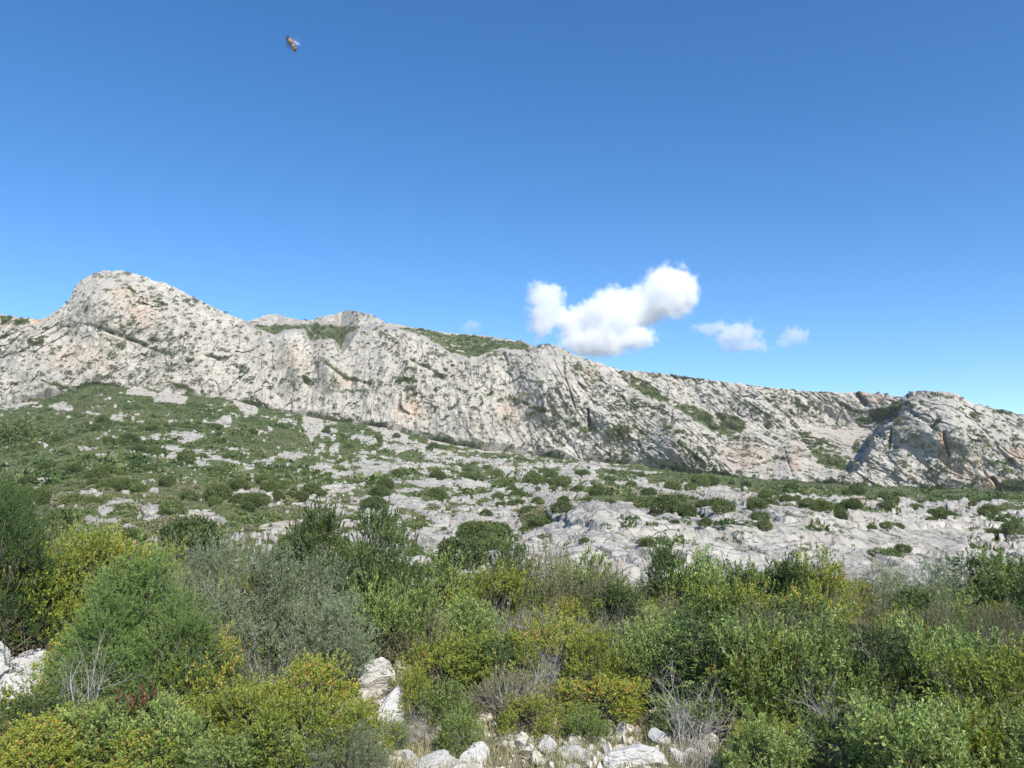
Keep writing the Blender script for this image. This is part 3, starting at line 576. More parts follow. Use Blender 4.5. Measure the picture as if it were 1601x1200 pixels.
S('juniper', 143, 7.8, 45, 1030, 'small juniper sprig growing over the white rocks on the left', var=0)
S('olive', 372, 9.6, 190, 838, 'large grey green olive shrub with white twigs at its top')
S('olive', 478, 9.9, 200, 868, 'broad grey olive shrub in front of the tall dark mastic shrub')
S('olive', 330, 9.0, 110, 905, 'narrow grey shrub between feathery juniper and large olive shrub')
S('olive', 440, 8.8, 220, 945, 'low dusty grey olive shrub with dead lower branches left of centre')
S('olive', 530, 9.0, 110, 925, 'grey olive shrub touching the upper white boulder')
S('mastic', 508, 12.5, 90, 785, 'tall dark mastic shrub with pointed top above the grey olive', var=0, slim=2.4)
S('mastic', 603, 12.2, 95, 790, 'tall dark mastic shrub with bare twigs at the top, left of centre', var=1, slim=2.2)
S('mastic', 560, 11.6, 120, 848, 'dense dark mastic shrub between the two tall pointed ones')
S('mastic', 640, 11.2, 80, 872, 'dark mastic shrub next to the small white stones in the scrub')
S('mastic', 575, 10.4, 130, 880, 'shadowy mastic shrub behind the upper white boulder')
S('green', 610, 9.9, 130, 900, 'fresh green shrub beneath the dark mastic shrubs')
S('green', 706, 12.4, 42, 862, 'narrow bright green sapling between white stones near the centre')
S('green', 735, 10.6, 90, 930, 'leafy green shrub below the bright green sapling')
S('brown', 668, 9.8, 110, 950, 'brownish heath shrub right of the fresh green shrub')
S('mastic', 805, 12.2, 62, 846, 'upright dark shrub with pale sprays standing at the centre')
S('brown', 838, 12.0, 70, 852, 'pale feathery shrub beside the upright dark one at the centre')
S('yellow', 772, 11.4, 80, 880, 'yellow green shrub left of the upright dark shrub at the centre')
S('yellow', 700, 8.9, 140, 990, 'yellow and orange shrub right of the upper white boulder')
S('yellow', 655, 8.2, 60, 1040, 'small orange tipped shrub between the boulders and the big yellow one')
S('yellow', 790, 9.0, 140, 985, 'yellow green shrub with rusty tips right of the boulder shrub')
S('green', 700, 8.1, 90, 1058, 'small rounded green shrub right of the lower white boulder')
S('green', 722, 7.45, 60, 1098, 'low dark leafed shrub at the edge of the stony clearing')
S('olive', 628, 7.3, 45, 1118, 'small needle leaved bush just under the lower white boulder')
S('brown', 800, 8.2, 120, 1045, 'twiggy green shrub above the stony clearing')
S('yellow', 830, 7.8, 110, 1085, 'low green shrub bordering the stony clearing at centre')
S('yellow', 930, 8.3, 130, 1050, 'low shrub with scattered orange tips above the small white rock')
S('green', 905, 7.7, 70, 1098, 'small fresh green shrub left of the pointed white rock')
S('green', 905, 12.8, 130, 862, 'light green shrub at the top edge of the scrub right of centre')
S('brown', 940, 12.0, 110, 875, 'olive brown shrub in front of the pale rock slab')
S('mastic', 1035, 12.8, 75, 848, 'dark shrub crest rising above the scrub in front of the slab')
S('green', 1085, 12.4, 90, 858, 'bright green leafy shrub right of the dark crest')
S('green', 1165, 12.6, 110, 876, 'low green shrub under the steep grey rock face')
S('yellow', 1262, 12.2, 120, 858, 'rounded yellow green shrub under the right end of the rock slab')
S('mastic', 1225, 12.0, 80, 872, 'dark green shrub left of the rounded yellow green one')
S('brown', 1345, 12.8, 110, 880, 'straw coloured thin shrub at the top of the scrub on the right')
S('olive', 1415, 12.2, 130, 872, 'grey twiggy shrub at the top of the scrub on the right')
S('mastic', 1500, 12.6, 120, 866, 'dark green shrub at the back on the far right')
S('green', 1570, 11.6, 130, 860, 'tall green shrub at the right edge of the scrub crest')
S('mastic', 1608, 10.2, 110, 880, 'dark shrub cut by the right edge of the photo')
S('yellow', 1132, 10.2, 120, 908, 'conspicuous bright yellow green shrub right of centre', var=0)
S('yellow', 1225, 10.4, 130, 925, 'rust tinged shrub right of the bright yellow green one')
S('mastic', 1110, 8.6, 210, 965, 'large dark shadowed shrub left of the dead grey tangle', var=1)
S('yellow', 1190, 8.4, 150, 985, 'yellow leaved shrub growing out of the large dark shrub')
S('green', 1055, 7.9, 80, 1085, 'low green shrub above the flat white boulder in the clearing')
S('green', 1010, 9.8, 120, 950, 'grey green shrub left of the large dark shrub')
S('yellow', 1175, 7.1, 110, 1125, 'yellow shrub with one orange branch beside the clearing')
S('green', 1370, 7.9, 170, 1075, 'tangled green shrub right of the dead grey tangle')
S('brown', 1290, 9.4, 170, 985, 'greyish twiggy shrub in the middle of the right hand scrub')
S('yellow', 1380, 6.9, 150, 1115, 'yellow green shrub at the bottom, right of the dead grey tangle')
S('yellow', 1570, 7.0, 210, 1012, 'large glossy yellow green shrub with orange leaves in the lower right corner', var=0)
S('yellow', 1500, 6.5, 150, 1105, 'glossy yellow green shrub at the bottom right, left of the largest one', var=1)
S('yellow', 1620, 8.6, 180, 985, 'yellow green shrub at the right edge behind the large glossy one')
S('yellow', 500, 7.6, 150, 1022, 'brightest yellow shrub with orange tips left of the boulders', var=2)
S('yellow', 430, 7.3, 150, 1055, 'yellow green shrub left of the brightest yellow one')
S('yellow', 575, 7.0, 110, 1090, 'yellow green shrub at the foot of the lower white boulder')
S('yellow', 340, 8.1, 90, 985, 'bright yellow leaved shrub between juniper and grey olive')
S('green', 470, 6.5, 110, 1130, 'green shrub at the bottom edge, left of the stony clearing')
S('olive', 555, 6.5, 110, 1130, 'dusky blue green bush at the bottom, left of the clearing')
S('red', 250, 6.9, 105, 1075, 'dark glossy shrub with reddish leaves in front of the junipers')
S('yellow', 60, 7.6, 170, 1065, 'yellow shrub in front of the white rocks in the lower left')
S('yellow', 160, 7.0, 160, 1095, 'yellow shrub with orange tips left of the reddish shrub')
S('yellow', 340, 7.2, 150, 1080, 'yellow shrub right of the reddish shrub')
S('brown', 20, 6.8, 150, 1115, 'brownish shrub in the lower left corner')
S('yellow', 250, 6.45, 170, 1135, 'mixed yellow shrub at the bottom edge under the reddish one')
S('green', 380, 6.4, 130, 1140, 'green shrub at the bottom edge between yellow shrubs')
S('yellow', 100, 6.3, 170, 1140, 'yellow shrub with a vermilion tip at the bottom left')
for x, Yd, sz, lb, v in ((1290, 6.9, 1.0, 'large grey dead tangle of branches near the bottom right', 0), (1065, 7.1, .75, 'leafless reddish grey twig bush beside the flat boulder', 1), (800, 8.1, .8, 'pale dead branches above the stony clearing', 2), (1460, 11.6, 1.2, 'tall grey dead bush at the scrub crest on the right', 0),
    (610, 11.6, 1.1, 'bare grey branches rising from the dark mastic shrub', 1), (440, 8.4, 1.0, 'dead lower branches of the grey olive thicket', 2), (172, 7.6, 1.15, 'bare pale trunk and branches inside the feathery juniper', 0), (1265, 10.8, 1.2, 'upright pale dead stems under the rounded yellow green shrub', 1), (1400, 9.2, 1.1, 'grey branching dead wood in the right hand scrub', 2),
    (885, 9.6, 1.0, 'straw grey dead stems in the middle of the scrub', 0), (960, 9.3, .9, 'pale bent dead stems right of the middle scrub', 1), (1045, 11.2, 1.0, 'grey dead twigs below the dark crest shrub', 2), (400, 10.4, 1.5, 'white dead twigs poking from the top of the large olive shrub', 1), (1060, 7.6, 1.0, 'long slanting dead branch over the flat boulder', 2), (668, 7.6, .5, 'thin dead stems right of the lower white boulder', 0)):
    dead(x, Yd, sz, lb, v=v)
# filling plants of the dense scrub
def topline(x): return np.interp(x, [-100, 60, 200, 300, 400, 640, 680, 760, 900, 1000, 1200, 1300, 1400, 1500, 1700], [850, 855, 865, 880, 875, 890, 950, 915, 890, 885, 895, 895, 905, 895, 890])
FILL = {'yellow': 'low yellow green shrub hemmed in by the dense scrub', 'brown': 'low brownish twiggy shrub hemmed in by the dense scrub', 'green': 'low fresh green shrub hemmed in by the dense scrub', 'olive': 'low dusty grey shrub hemmed in by the dense scrub', 'mastic': 'low dark green shrub hemmed in by the dense scrub'}
for Yd in (6.6, 7.4, 8.2, 9.1, 10.1, 11.2, 12.4, 13.8, 15.2):
    xx = -330.
    while xx < 1960:
        step_ = 80 * (9 / Yd) ** .4 * rng.uniform(.8, 1.3); xx += step_; x = xx + rng.normal(0, 12); Yj = Yd + rng.uniform(-.4, .4)
        if 590 < x < 1125 and Yj < 8.6: continue
        if 540 < x < 700 and Yj < 9.8: continue
        if x < 140 and 7.4 < Yj < 11.2: continue
        if 640 < x < 770 and Yj > 10.5: continue
        if 780 < x < 870 and Yj > 12.5: continue
        pr = rng.random(); kind = 'yellow' if pr < (.34 if x < 900 else .26) else 'brown' if pr < .56 else 'green' if pr < .80 else 'olive' if pr < .88 else 'mastic'
        if kind == 'brown' and Yj < 8.7: kind = 'yellow' if rng.random() < .5 else 'green'
        yt = max(topline(x) + rng.uniform(0, 25), 775 + (H - rng.uniform(.55, 1.0)) / Yj * F)
        if x < 340 and Yj < 8.6: yt = max(yt, 1080 + rng.uniform(0, 40))
        if x > 1100 and Yj < 7.8: yt = max(yt, 1085 + rng.uniform(0, 50))
        if 520 < x < 700 and Yj < 9.2: yt = max(yt, 1118)
        if 560 < x < 1130 and Yj < 8.6: yt = max(yt, 1080)
        if 330 < x < 560 and Yj < 8.6: yt = max(yt, 1045 + rng.uniform(0, 50))
        if hgt(yt, Yj) - at(x, Yj)[2] < .3: continue
        S(kind, x, Yj, step_ * rng.uniform(1.15, 1.6), yt, FILL[kind], 'low shrubs filling the dense scrub')
    for _ in range(5):
        x = rng.uniform(650, 1600)
        if Yd > 7.7 and Yd < 13 and not (640 < x < 760): dead(x, Yd + .3, rng.uniform(.8, 1.15), 'slender grey dead stems sticking out of the dense scrub', 'dead stems in the dense scrub', int(rng.integers(3)))

# ------------------------------------------------------------------ boulders
boulder(603, 9.4, .29, .24, .27, 'upper of the two rounded white boulders left of the clearing', 0, .3, up=.5)
boulder(636, 9.55, .14, .14, .22, 'grey white stone leaning behind the upper rounded boulder', 3, 1.2, up=.5)
boulder(597, 9.8, .07, .07, .26, 'upright thin white stone behind the upper rounded boulder', 4, .2, up=.7)
boulder(566, 10.6, .2, .15, .2, 'whitish stone half hidden under the grey olive shrub', 5, .4, up=1.2)
boulder(620, 8.15, .30, .24, .27, 'lower of the two rounded white boulders, cracked across its top', 1, 2.1, up=.55)
boulder(6, 9.9, .40, .34, .50, 'large rounded white rock at the left edge with a pinkish top', 2, .5, up=.5)
boulder(32, 10.1, .17, .16, .24, 'squarish white stone beside the large rock at the left edge', 3, .7, up=1.2)
boulder(27, 9.9, .13, .12, .12, 'small white stone under the squarish one on the left', 0, .1, up=.6)
boulder(80, 10.4, .36, .22, .17, 'slanting white rock slab pointing up to the right on the left side', 4, .2, up=1.5, tilt=-.35)
boulder(72, 10.5, .26, .22, .14, 'low grey rock carrying the slanting slab on the left side', 1, .9, up=.6)
boulder(54, 10.4, .16, .14, .2, 'white rock at the low end of the slanting slab', 5, 1.2, up=.7)
boulder(58, 9.0, .32, .26, .36, 'jagged white rock below the slanting slab', 2, 2.2, up=.4, tilt=.3)
boulder(90, 9.5, .14, .16, .30, 'narrow white rock half covered by juniper sprigs', 1, .6, up=.6)
boulder(12, 9.0, .14, .14, .14, 'low white stone in front of the rocks at the left edge', 4, .6, up=.5)
boulder(72, 7.2, .06, .06, .06, 'small isolated white stone in the lower left scrub', 5, .6, up=3)
boulder(985, 7.15, .29, .2, .17, 'long flat white boulder shaded by the leafless twig bush', 0, .2, up=.4)
boulder(1012, 7.7, .16, .12, .10, 'grey stone at the far end of the long flat boulder', 3, .2, up=.7)
boulder(963, 8.0, .075, .07, .12, 'pointed white rock standing above the clearing', 4, 1.0, up=.7, tilt=.2)
boulder(955, 7.85, .06, .06, .05, 'small white stone at the foot of the pointed rock', 5, .3, up=.5)
boulder(985, 7.6, .07, .06, .06, 'small bright stone behind the long flat boulder', 1, .3, up=.5)
boulder(973, 6.55, .19, .14, .10, 'broad white boulder at the bottom edge of the clearing', 2, .1, up=.35)
boulder(1057, 6.7, .10, .09, .13, 'rounded white boulder at the bottom edge under the twig bush', 5, 1.8, up=.4)
boulder(918, 6.55, .1, .09, .09, 'whitish boulder left of the broad boulder at the bottom edge', 3, .8, up=.4)
boulder(748, 7.3, .15, .11, .12, 'split white stone on the left of the stony clearing', 4, .4, up=.5)
boulder(778, 6.85, .085, .07, .055, 'flat bright stone in the middle of the stony clearing', 0, 1.4, up=.5)
boulder(678, 7.0, .2, .16, .10, 'pinkish white slab in the left part of the clearing', 1, 1.4, up=.4)
boulder(650, 7.1, .1, .1, .1, 'shaded grey stone at the left border of the clearing', 2, .4, up=.4)
boulder(708, 7.1, .12, .1, .08, 'pale flat stone beside the pinkish slab', 3, 2.4, up=.4)
boulder(846, 7.5, .15, .12, .10, 'grey white stone half in grass at the middle of the clearing', 5, 2.0, up=.4)
boulder(893, 7.3, .17, .12, .08, 'low stone between grass tufts left of the flat boulder', 1, 2.8, up=.4)
boulder(1142, 7.3, .07, .06, .07, 'small stone next to the shrub with the orange branch', 0, 1, up=.8)
boulder(1120, 7.5, .07, .06, .07, 'small stone right of the leafless twig bush', 2, 2, up=.8)
boulder(612, 7.1, .07, .07, .12, 'narrow white stone under the needle leaved bush', 4, 2, up=.5)
boulder(722, 12.6, .10, .12, .24, 'upright white stone right of the bright green sapling', 4, .3, up=.9)
boulder(690, 12.6, .07, .08, .09, 'little white stone left of the bright green sapling', 2, .3, up=1.0)
boulder(662, 13.2, .28, .2, .3, 'broken white rock showing between mastic shrub and sapling', 3, .9, up=.7)
boulder(650, 16.0, .4, .3, .3, 'white rock pile behind the dark mastic shrubs', 0, .2, up=.8)
boulder(1003, 10.4, .14, .1, .12, 'white stones peeping out of the scrub right of centre', 1, .2, up=3.6)
boulder(1272, 9.4, .07, .06, .07, 'single white stone high in the right hand scrub', 5, .2, up=9)
boulder(832, 11.6, .12, .1, .3, 'pale rock behind the upright dark shrub at the centre', 2, .7, up=.7)
boulder(870, 12.0, .2, .15, .3, 'pale rock right of the feathery shrub at the centre', 3, 1.7, up=.6)
# gravel in the clearing: uncountable
r = np.random.default_rng(55); bm_v, bm_f, o = [], [], 0
ico_v = np.array([v.co[:] for v in BOULD[0].vertices]) if False else None
import bmesh
bm = bmesh.new(); bmesh.ops.create_icosphere(bm, subdivisions=2, radius=1.0); IV = np.array([v.co for v in bm.verts]); IF = np.array([[v.index for v in f.verts] for f in bm.faces]); bm.free()
for k in range(3000):
    x = r.normal(850, 150) if r.random() < .85 else r.uniform(-100, 1700); Yd = r.uniform(5.6, 8.6) if r.random() < .8 else r.uniform(5.6, 16); s_ = min(.012 * np.exp(r.exponential(.75)), .085)
    X_, Y_, Z_ = at(x, Yd); n = unit(r.normal(size=(5, 3))); V = IV * (1 + .25 * r.normal(size=(len(IV), 1)) * .4)
    for q in n: V = V - np.outer(np.clip(V @ q - .4, 0, None), q)
    a = r.uniform(0, 6.28); ca, sa = math.cos(a), math.sin(a); V = V * s_ * r.uniform(.5, 1.4, 3); V = V @ np.array([[ca, sa, 0], [-sa, ca, 0], [0, 0, 1]])
    bm_v.append(V + [X_, Y_, Z_ + s_ * .25]); bm_f.append(IF + o); o += len(IV)
tag(link('gravel', mesh_np('gravel', np.concatenate(bm_v), np.concatenate(bm_f), False, None, [simple_mat('limestone_rubble', (.30, .26, .20), (.60, .57, .51), 5)])), 'loose white limestone rubble scattered over the clearing', 'gravel', kind='stuff')
# grass
r = np.random.default_rng(56); n = 52000; tx, ty = [], []
nt_ = 1500
cxs = np.where(r.random(nt_) < .55, r.uniform(600, 1120, nt_), r.uniform(-120, 1740, nt_)); cys = np.where((cxs > 600) & (cxs < 1120), r.uniform(6.0, 8.6, nt_), r.uniform(6, 16.5, nt_))
ti = r.integers(0, nt_, n); gxp = (cxs[ti] - CX) / (F * cp) * cys[ti] + r.normal(0, .07, n); gyp = cys[ti] + r.normal(0, .07, n); gz = ground_z(gxp, gyp)
B0 = np.stack([gxp, gyp, gz - .01], 1); hb = r.uniform(.06, .20, n) * (.6 + .8 * r.random(nt_)[ti]); dr_ = r.normal(size=(n, 2)) * .35
B2 = B0 + np.stack([dr_[:, 0] * hb, dr_[:, 1] * hb, hb], 1); B1 = B0 * .5 + B2 * .5 - np.stack([dr_[:, 0] * hb, dr_[:, 1] * hb, -hb * .3], 1) * .15
a = r.uniform(0, 6.28, n); sdv = np.stack([np.cos(a), np.sin(a), 0 * a], 1) * .0022
V = np.stack([B0 - sdv, B0 + sdv, B1 + sdv * .8, B1 - sdv * .8, B2], 1).reshape(-1, 3); i5 = np.arange(n)[:, None] * 5
Fq = i5 + np.array([[0, 1, 2, 3]]); Ft = i5 + np.array([[3, 2, 4, 4]])
Fall = np.concatenate([Fq, np.stack([i5[:, 0] + 3, i5[:, 0] + 2, i5[:, 0] + 4], 1)[:, [0, 1, 2, 2]]]) if False else Fq
me = mesh_np('dry_grass', V, Fq, False, {'rnd': ('FACE', np.clip(r.normal(.5, .25, n), 0, 1))}, [LM['grass']])
tag(link('dry_grass', me), 'thin dry grass growing between stones and shrubs', 'grass', kind='stuff')

# ------------------------------------------------------------------ bushes on the hillside and the cliffs
def bush_arrays(seed, nf, leaf, R=1.0, h=.85):
    r = np.random.default_rng(seed); d = unit(r.normal(size=(nf * 2, 3))); d = d[d[:, 2] > -.65][:nf]; nf = len(d)
    cl = unit(r.normal(size=(14, 3))); k = (d @ cl.T).max(1); bl = .78 + .30 * sst(.75, 1, k)
    rad = bl * r.uniform(.72, 1.05, nf); P = d * rad[:, None] * [R, R, h * .62]; P[:, 2] += h * .38
    V, Fc = leaves(P, unit(d * .6 + r.normal(size=d.shape) + [0, 0, .4]), leaf, leaf * .62, r, .4)
    rn = np.clip(.45 + .16 * r.normal(size=nf) + .25 * (k - .85) * 3, 0, 1); return V, Fc, rn
FINE = [bush_arrays(3000 + j, 2600, .12) for j in range(3)]
FINE_ME = [mesh_np('maquis_bush', V, Fc, False, {'rnd': ('FACE', rn)}, [LM['bush']]) for V, Fc, rn in FINE]
MIDB = [bush_arrays(3100 + j, 420, .26) for j in range(3)]
LOWB = [bush_arrays(3200 + j, 46, .62) for j in range(4)]
HV2 = HV; rk = rock.reshape(-1)
def hill_at(x, y):                                                        # nearest hillside vertex to a photo position
    ix = int(round((x + 700) / 1.25)); ys = Y[:, ix]; iy = int(np.argmin(np.abs(ys - y))); return HV2[iy * NX + ix]
NAMED = [(1133, 812, 34, 'round dark bush on the rock edge left of the steep grey face'), (1362, 828, 16, 'small round bush, left one of three on the pale slab'), (1385, 830, 19, 'dark round bush, middle one of three on the pale slab'), (1404, 828, 19, 'round bush, right one of three on the pale slab'), (1315, 812, 24, 'round bush at the upper edge of the pale slab'), (1285, 806, 34, 'wide bush left of the round one on the upper slab edge'), (1262, 802, 26, 'bush at the left end of the upper slab edge row'),
 (1395, 888, 34, 'low dark bush at the foot of the pale slab on the right'), (1412, 884, 26, 'brown fringed bush beside the low dark one at the slab foot'), (845, 830, 40, 'broad green bush on the left end of the pale slab'), (828, 812, 34, 'bush above the broad green bush left of the slab'), (914, 858, 17, 'narrow green bush growing from the slab hollow'), (1012, 872, 26, 'dark bush at the foot of the grey rock wall'), (955, 822, 0, ''), (1058, 832, 12, 'small round bush on the face of the slab'), (1104, 845, 22, 'bush in the notch beside the steep grey face'),
 (1040, 808, 46, 'large bush mass on top of the pale slab'), (1075, 815, 34, 'right part of the bush mass on top of the pale slab'), (1010, 800, 36, 'left part of the bush mass on top of the pale slab'), (1465, 812, 30, 'bush on the right hand slab, left one of a pair'), (1482, 815, 26, 'bush on the right hand slab, right one of a pair'), (1587, 852, 34, 'dark bush at the right edge of the karst'), (1545, 812, 30, 'bush among white stones near the right edge'), (780, 845, 40, 'dark rounded bush right of the white rock field'), (735, 850, 36, 'brownish bush left of the dark rounded one'), (718, 846, 16, 'narrow upright bush before the white rock field'),
 (203, 692, 26, 'brown purple round bush on the green left slope'), (160, 660, 20, 'dark bush on the upper left slope'), (290, 724, 30, 'dark spreading bush on the left slope'), (90, 688, 22, 'dark bush low on the left slope'), (545, 702, 18, 'dark bush on the middle slope below the scree'), (678, 704, 18, 'dark bush under the second scree cone'), (240, 790, 0, ''), (510, 678, 14, 'dark upright bush at the foot of the scree gully'), (158, 772, 0, ''), (150, 788, 20, 'fresh green bush on the left slope above the stone bank'), (258, 812, 16, 'green bush on the lower edge of the stone bank'), (386, 800, 24, 'bush right of the stone bank'),
 (1514, 765, 16, 'grey round bush at the foot of the right hand cliff'), (1582, 768, 36, 'dark tree like bush at the foot of the right hand cliff'), (960, 770, 22, 'round bright green bush amid the karst'), (1395, 795, 24, 'bush between the slabs on the right'), (1230, 770, 14, 'small upright bush on the top slab'), (800, 690, 0, ''), (590, 690, 16, 'dark bush between the two scree cones'), (1180, 800, 24, 'bush behind the steep grey face'), (20, 690, 60, 'dark brown bush at the left edge of the green slope')]
rb2 = np.random.default_rng(77)
def mbush(x, y, wpx, label, group=None, z=0):
    p = hill_at(x, y); R = wpx * p[1] / F / 2; o = link('maquis_bush', FINE_ME[int(rb2.integers(3))], None, (p[0], p[1], p[2] + .08 * R)); o.scale = (R, R, R * rb2.uniform(1.1, 1.5)); o.rotation_euler = (0, 0, rb2.uniform(0, 6.28))
    return tag(o, label, 'bush', group)
for x, y, wp, lb in NAMED:
    if wp: mbush(x, y, wp, lb)
kk = 0
while kk < 255:
    x = rb2.uniform(-60, 1660); y = rb2.uniform(735, 900) if rb2.random() < .62 else rb2.uniform(650, 800)
    ix = int(round((x + 700) / 1.25)); iy = int(np.argmin(np.abs(Y[:, ix] - y)))
    if y < yb[ix] + 12 or rk[iy * NX + ix] > (.5 if rb2.random() < .85 else 1.1): continue
    if x < 720 and (y > 790 and rb2.random() < .85 or rb2.random() < .6): continue
    if y > 800 and x > 780 and rb2.random() < .4: continue
    p = HV2[iy * NX + ix]; Rw = rb2.uniform(.35, .95) * (1 if p[1] < 120 else 1.7) * (.6 if (y > 780 and x > 780) else 1); mbush(x, y, 2 * Rw / p[1] * F, 'rounded evergreen bush dotted over the karst slope', 'evergreen bushes dotted over the karst slope'); kk += 1
def scatter(name, protos, pts, rad, hs, label, mat, seed):
    r = np.random.default_rng(seed); tone = .08 + .6 * fbm(pts / np.array([16., 30., 16.]), 3, 611) + .4 * fbm(pts / 5., 2, 615); Vs, Fs, Rn, o = [], [], [], 0; which = r.integers(0, len(protos), len(pts))
    for j, (V0, F0, R0) in enumerate(protos):
        m = np.where(which == j)[0]
        if not len(m): continue
        a = r.uniform(0, 6.28, len(m)); ca, sa = np.cos(a), np.sin(a)
        Vx = V0[None, :, 0] * ca[:, None] - V0[None, :, 1] * sa[:, None]; Vy = V0[None, :, 0] * sa[:, None] + V0[None, :, 1] * ca[:, None]; Vz = np.broadcast_to(V0[None, :, 2], Vx.shape)
        V = np.stack([Vx * rad[m, None], Vy * rad[m, None], Vz * (rad * hs)[m, None]], 2) + pts[m][:, None]
        Vs.append(V.reshape(-1, 3)); Fs.append((F0[None] + (np.arange(len(m)) * len(V0))[:, None, None]).reshape(-1, 4) + o); o += len(m) * len(V0)
        Rn.append((R0[None] + r.normal(0, .14, (len(m), 1)) + tone[m, None]).ravel())
    me = mesh_np(name, np.concatenate(Vs), np.concatenate(Fs), False, {'rnd': ('FACE', np.clip(np.concatenate(Rn), 0, 1))}, [mat])
    return tag(link(name, me), label, 'scrub', kind='stuff')
# hillside cover
vis = (hx > -260) & (hx < 1860) & (hy < 946)
Dh = HV[:, 1]
dsy = np.abs(np.gradient(Y, axis=0)).ravel() * 1.25                       # screen area per vertex
def pick(prob, seed): return np.where(np.random.default_rng(seed).random(len(prob)) < prob)[0]
near_m = vis & (Dh < 75)
rn1 = np.random.default_rng(5)
rad_all = .32 * np.exp(rn1.normal(0, .5, len(Dh)))
rpx = rad_all / Dh * F
cov = (1 - sst(.12, .4, rk)) * (1 - scr) * (1 - .5 * (sst(790, 850, hx) * sst(795, 810, hy)))
i1 = pick(np.where(near_m, cov * dsy * 1.5 / (rpx * rpx), 0), 11)
scatter('scrub_cover', MIDB, HV[i1] - [0, 0, .05], rad_all[i1], rn1.uniform(.4, 1.0, len(i1)), 'low green scrub covering the ground of the near slope', LM['maquis'], 12)
radf = np.maximum(.6 * np.exp(rn1.normal(0, .45, len(Dh))), 1.8 * Dh / F) ; rpf = radf / Dh * F
i2 = pick(np.where(vis & (Dh >= 75), cov * dsy * 1.5 / (rpf * rpf), 0), 13)
scatter('far_scrub_cover', LOWB, HV[i2] - [0, 0, .1], radf[i2], rn1.uniform(.45, 1.0, len(i2)), 'low green scrub covering the far slope up to the cliffs', LM['maquis'], 14)
# small tufts on the rock itself
tuft = fbm(P3 / 4, 3, 501)
i3 = pick(np.where(vis, rk * (1 - .7 * scr) * sst(-.1, .5, tuft) * dsy / (np.maximum(rpx * .55, 1.4) ** 2) * (.34 + .5 * (1 - nearw)), 0), 15)
scatter('rock_tufts', LOWB, HV[i3] - [0, 0, .04], np.maximum(rad_all[i3] * .45, 1.3 * Dh[i3] / F), rn1.uniform(.6, 1, len(i3)), 'tiny tufts rooted in cracks of the karst pavement', LM['maquis'], 16)
# cliffs: shrubs follow ledges and cracks
visc = (cx > -200) & (cx < 1800)
dsc = np.abs(np.gradient(Yc, axis=0)).ravel() * 1.25
Dc = Q2[:, 1]; rc = np.random.default_rng(6)
dens = .010 + .03 * sst(-.1, .5, fbm(np.stack([acr / 14, alo / 30, Q[:, 1] / 60], 1), 3, 511)) * (.25 + .75 * rough) + .055 * cr1 + .045 * cr2 + .05 * cr3 + .03 * sst(.15, 0, fr) 
dens = dens * .56 * (1 - sm) + mv * .11 + .18 * sst(.07, 0, ct) * (vnoise(Q / 9, 521) > .2)
radc = .66 * np.exp(rc.normal(0, .4, len(Dc))); radc = np.maximum(radc, .45)
i4 = pick(np.where(visc, dens * dsc, 0), 17)
print('cover counts', len(i1), len(i2), len(i3), len(i4), 'shrubs', cnt[0])
scatter('cliff_scrub', LOWB, Q2[i4] - np.array([0, .2, .25]), radc[i4], rc.uniform(.7, 1.1, len(i4)), 'small dark shrubs dotting the ledges and cracks of the cliffs', LM['bush'], 18)

# ------------------------------------------------------------------ thin air between here and the ridge
bm = bmesh.new(); bmesh.ops.create_cube(bm, size=1.0); me = bpy.data.meshes.new('haze'); bm.to_mesh(me); bm.free()
lo_ = np.minimum(bk.min(0), HV.min(0)); hi_ = np.maximum(bk.max(0), Q2.max(0)); lo_[1] = -70; lo_[:2] -= 30; hi_[:2] += 30; lo_[2] -= 1; hi_[2] += 6
for v_ in me.vertices: v_.co = Vector([float((lo_[k] + hi_[k]) / 2 + v_.co[k] * (hi_[k] - lo_[k])) for k in range(3)])
m = bpy.data.materials.new('haze_air'); m.use_nodes = True; t = m.node_tree; t.nodes.remove(t.nodes['Principled BSDF'])
pv = t.nodes.new('ShaderNodeVolumePrincipled'); pv.inputs['Color'].default_value = (.90, .94, 1, 1); pv.inputs['Density'].default_value = .00013; pv.inputs['Anisotropy'].default_value = .2
t.links.new(pv.outputs[0], t.nodes['Material Output'].inputs['Volume']); me.materials.append(m)
HAZE = tag(link('haze', me), kind='stuff')
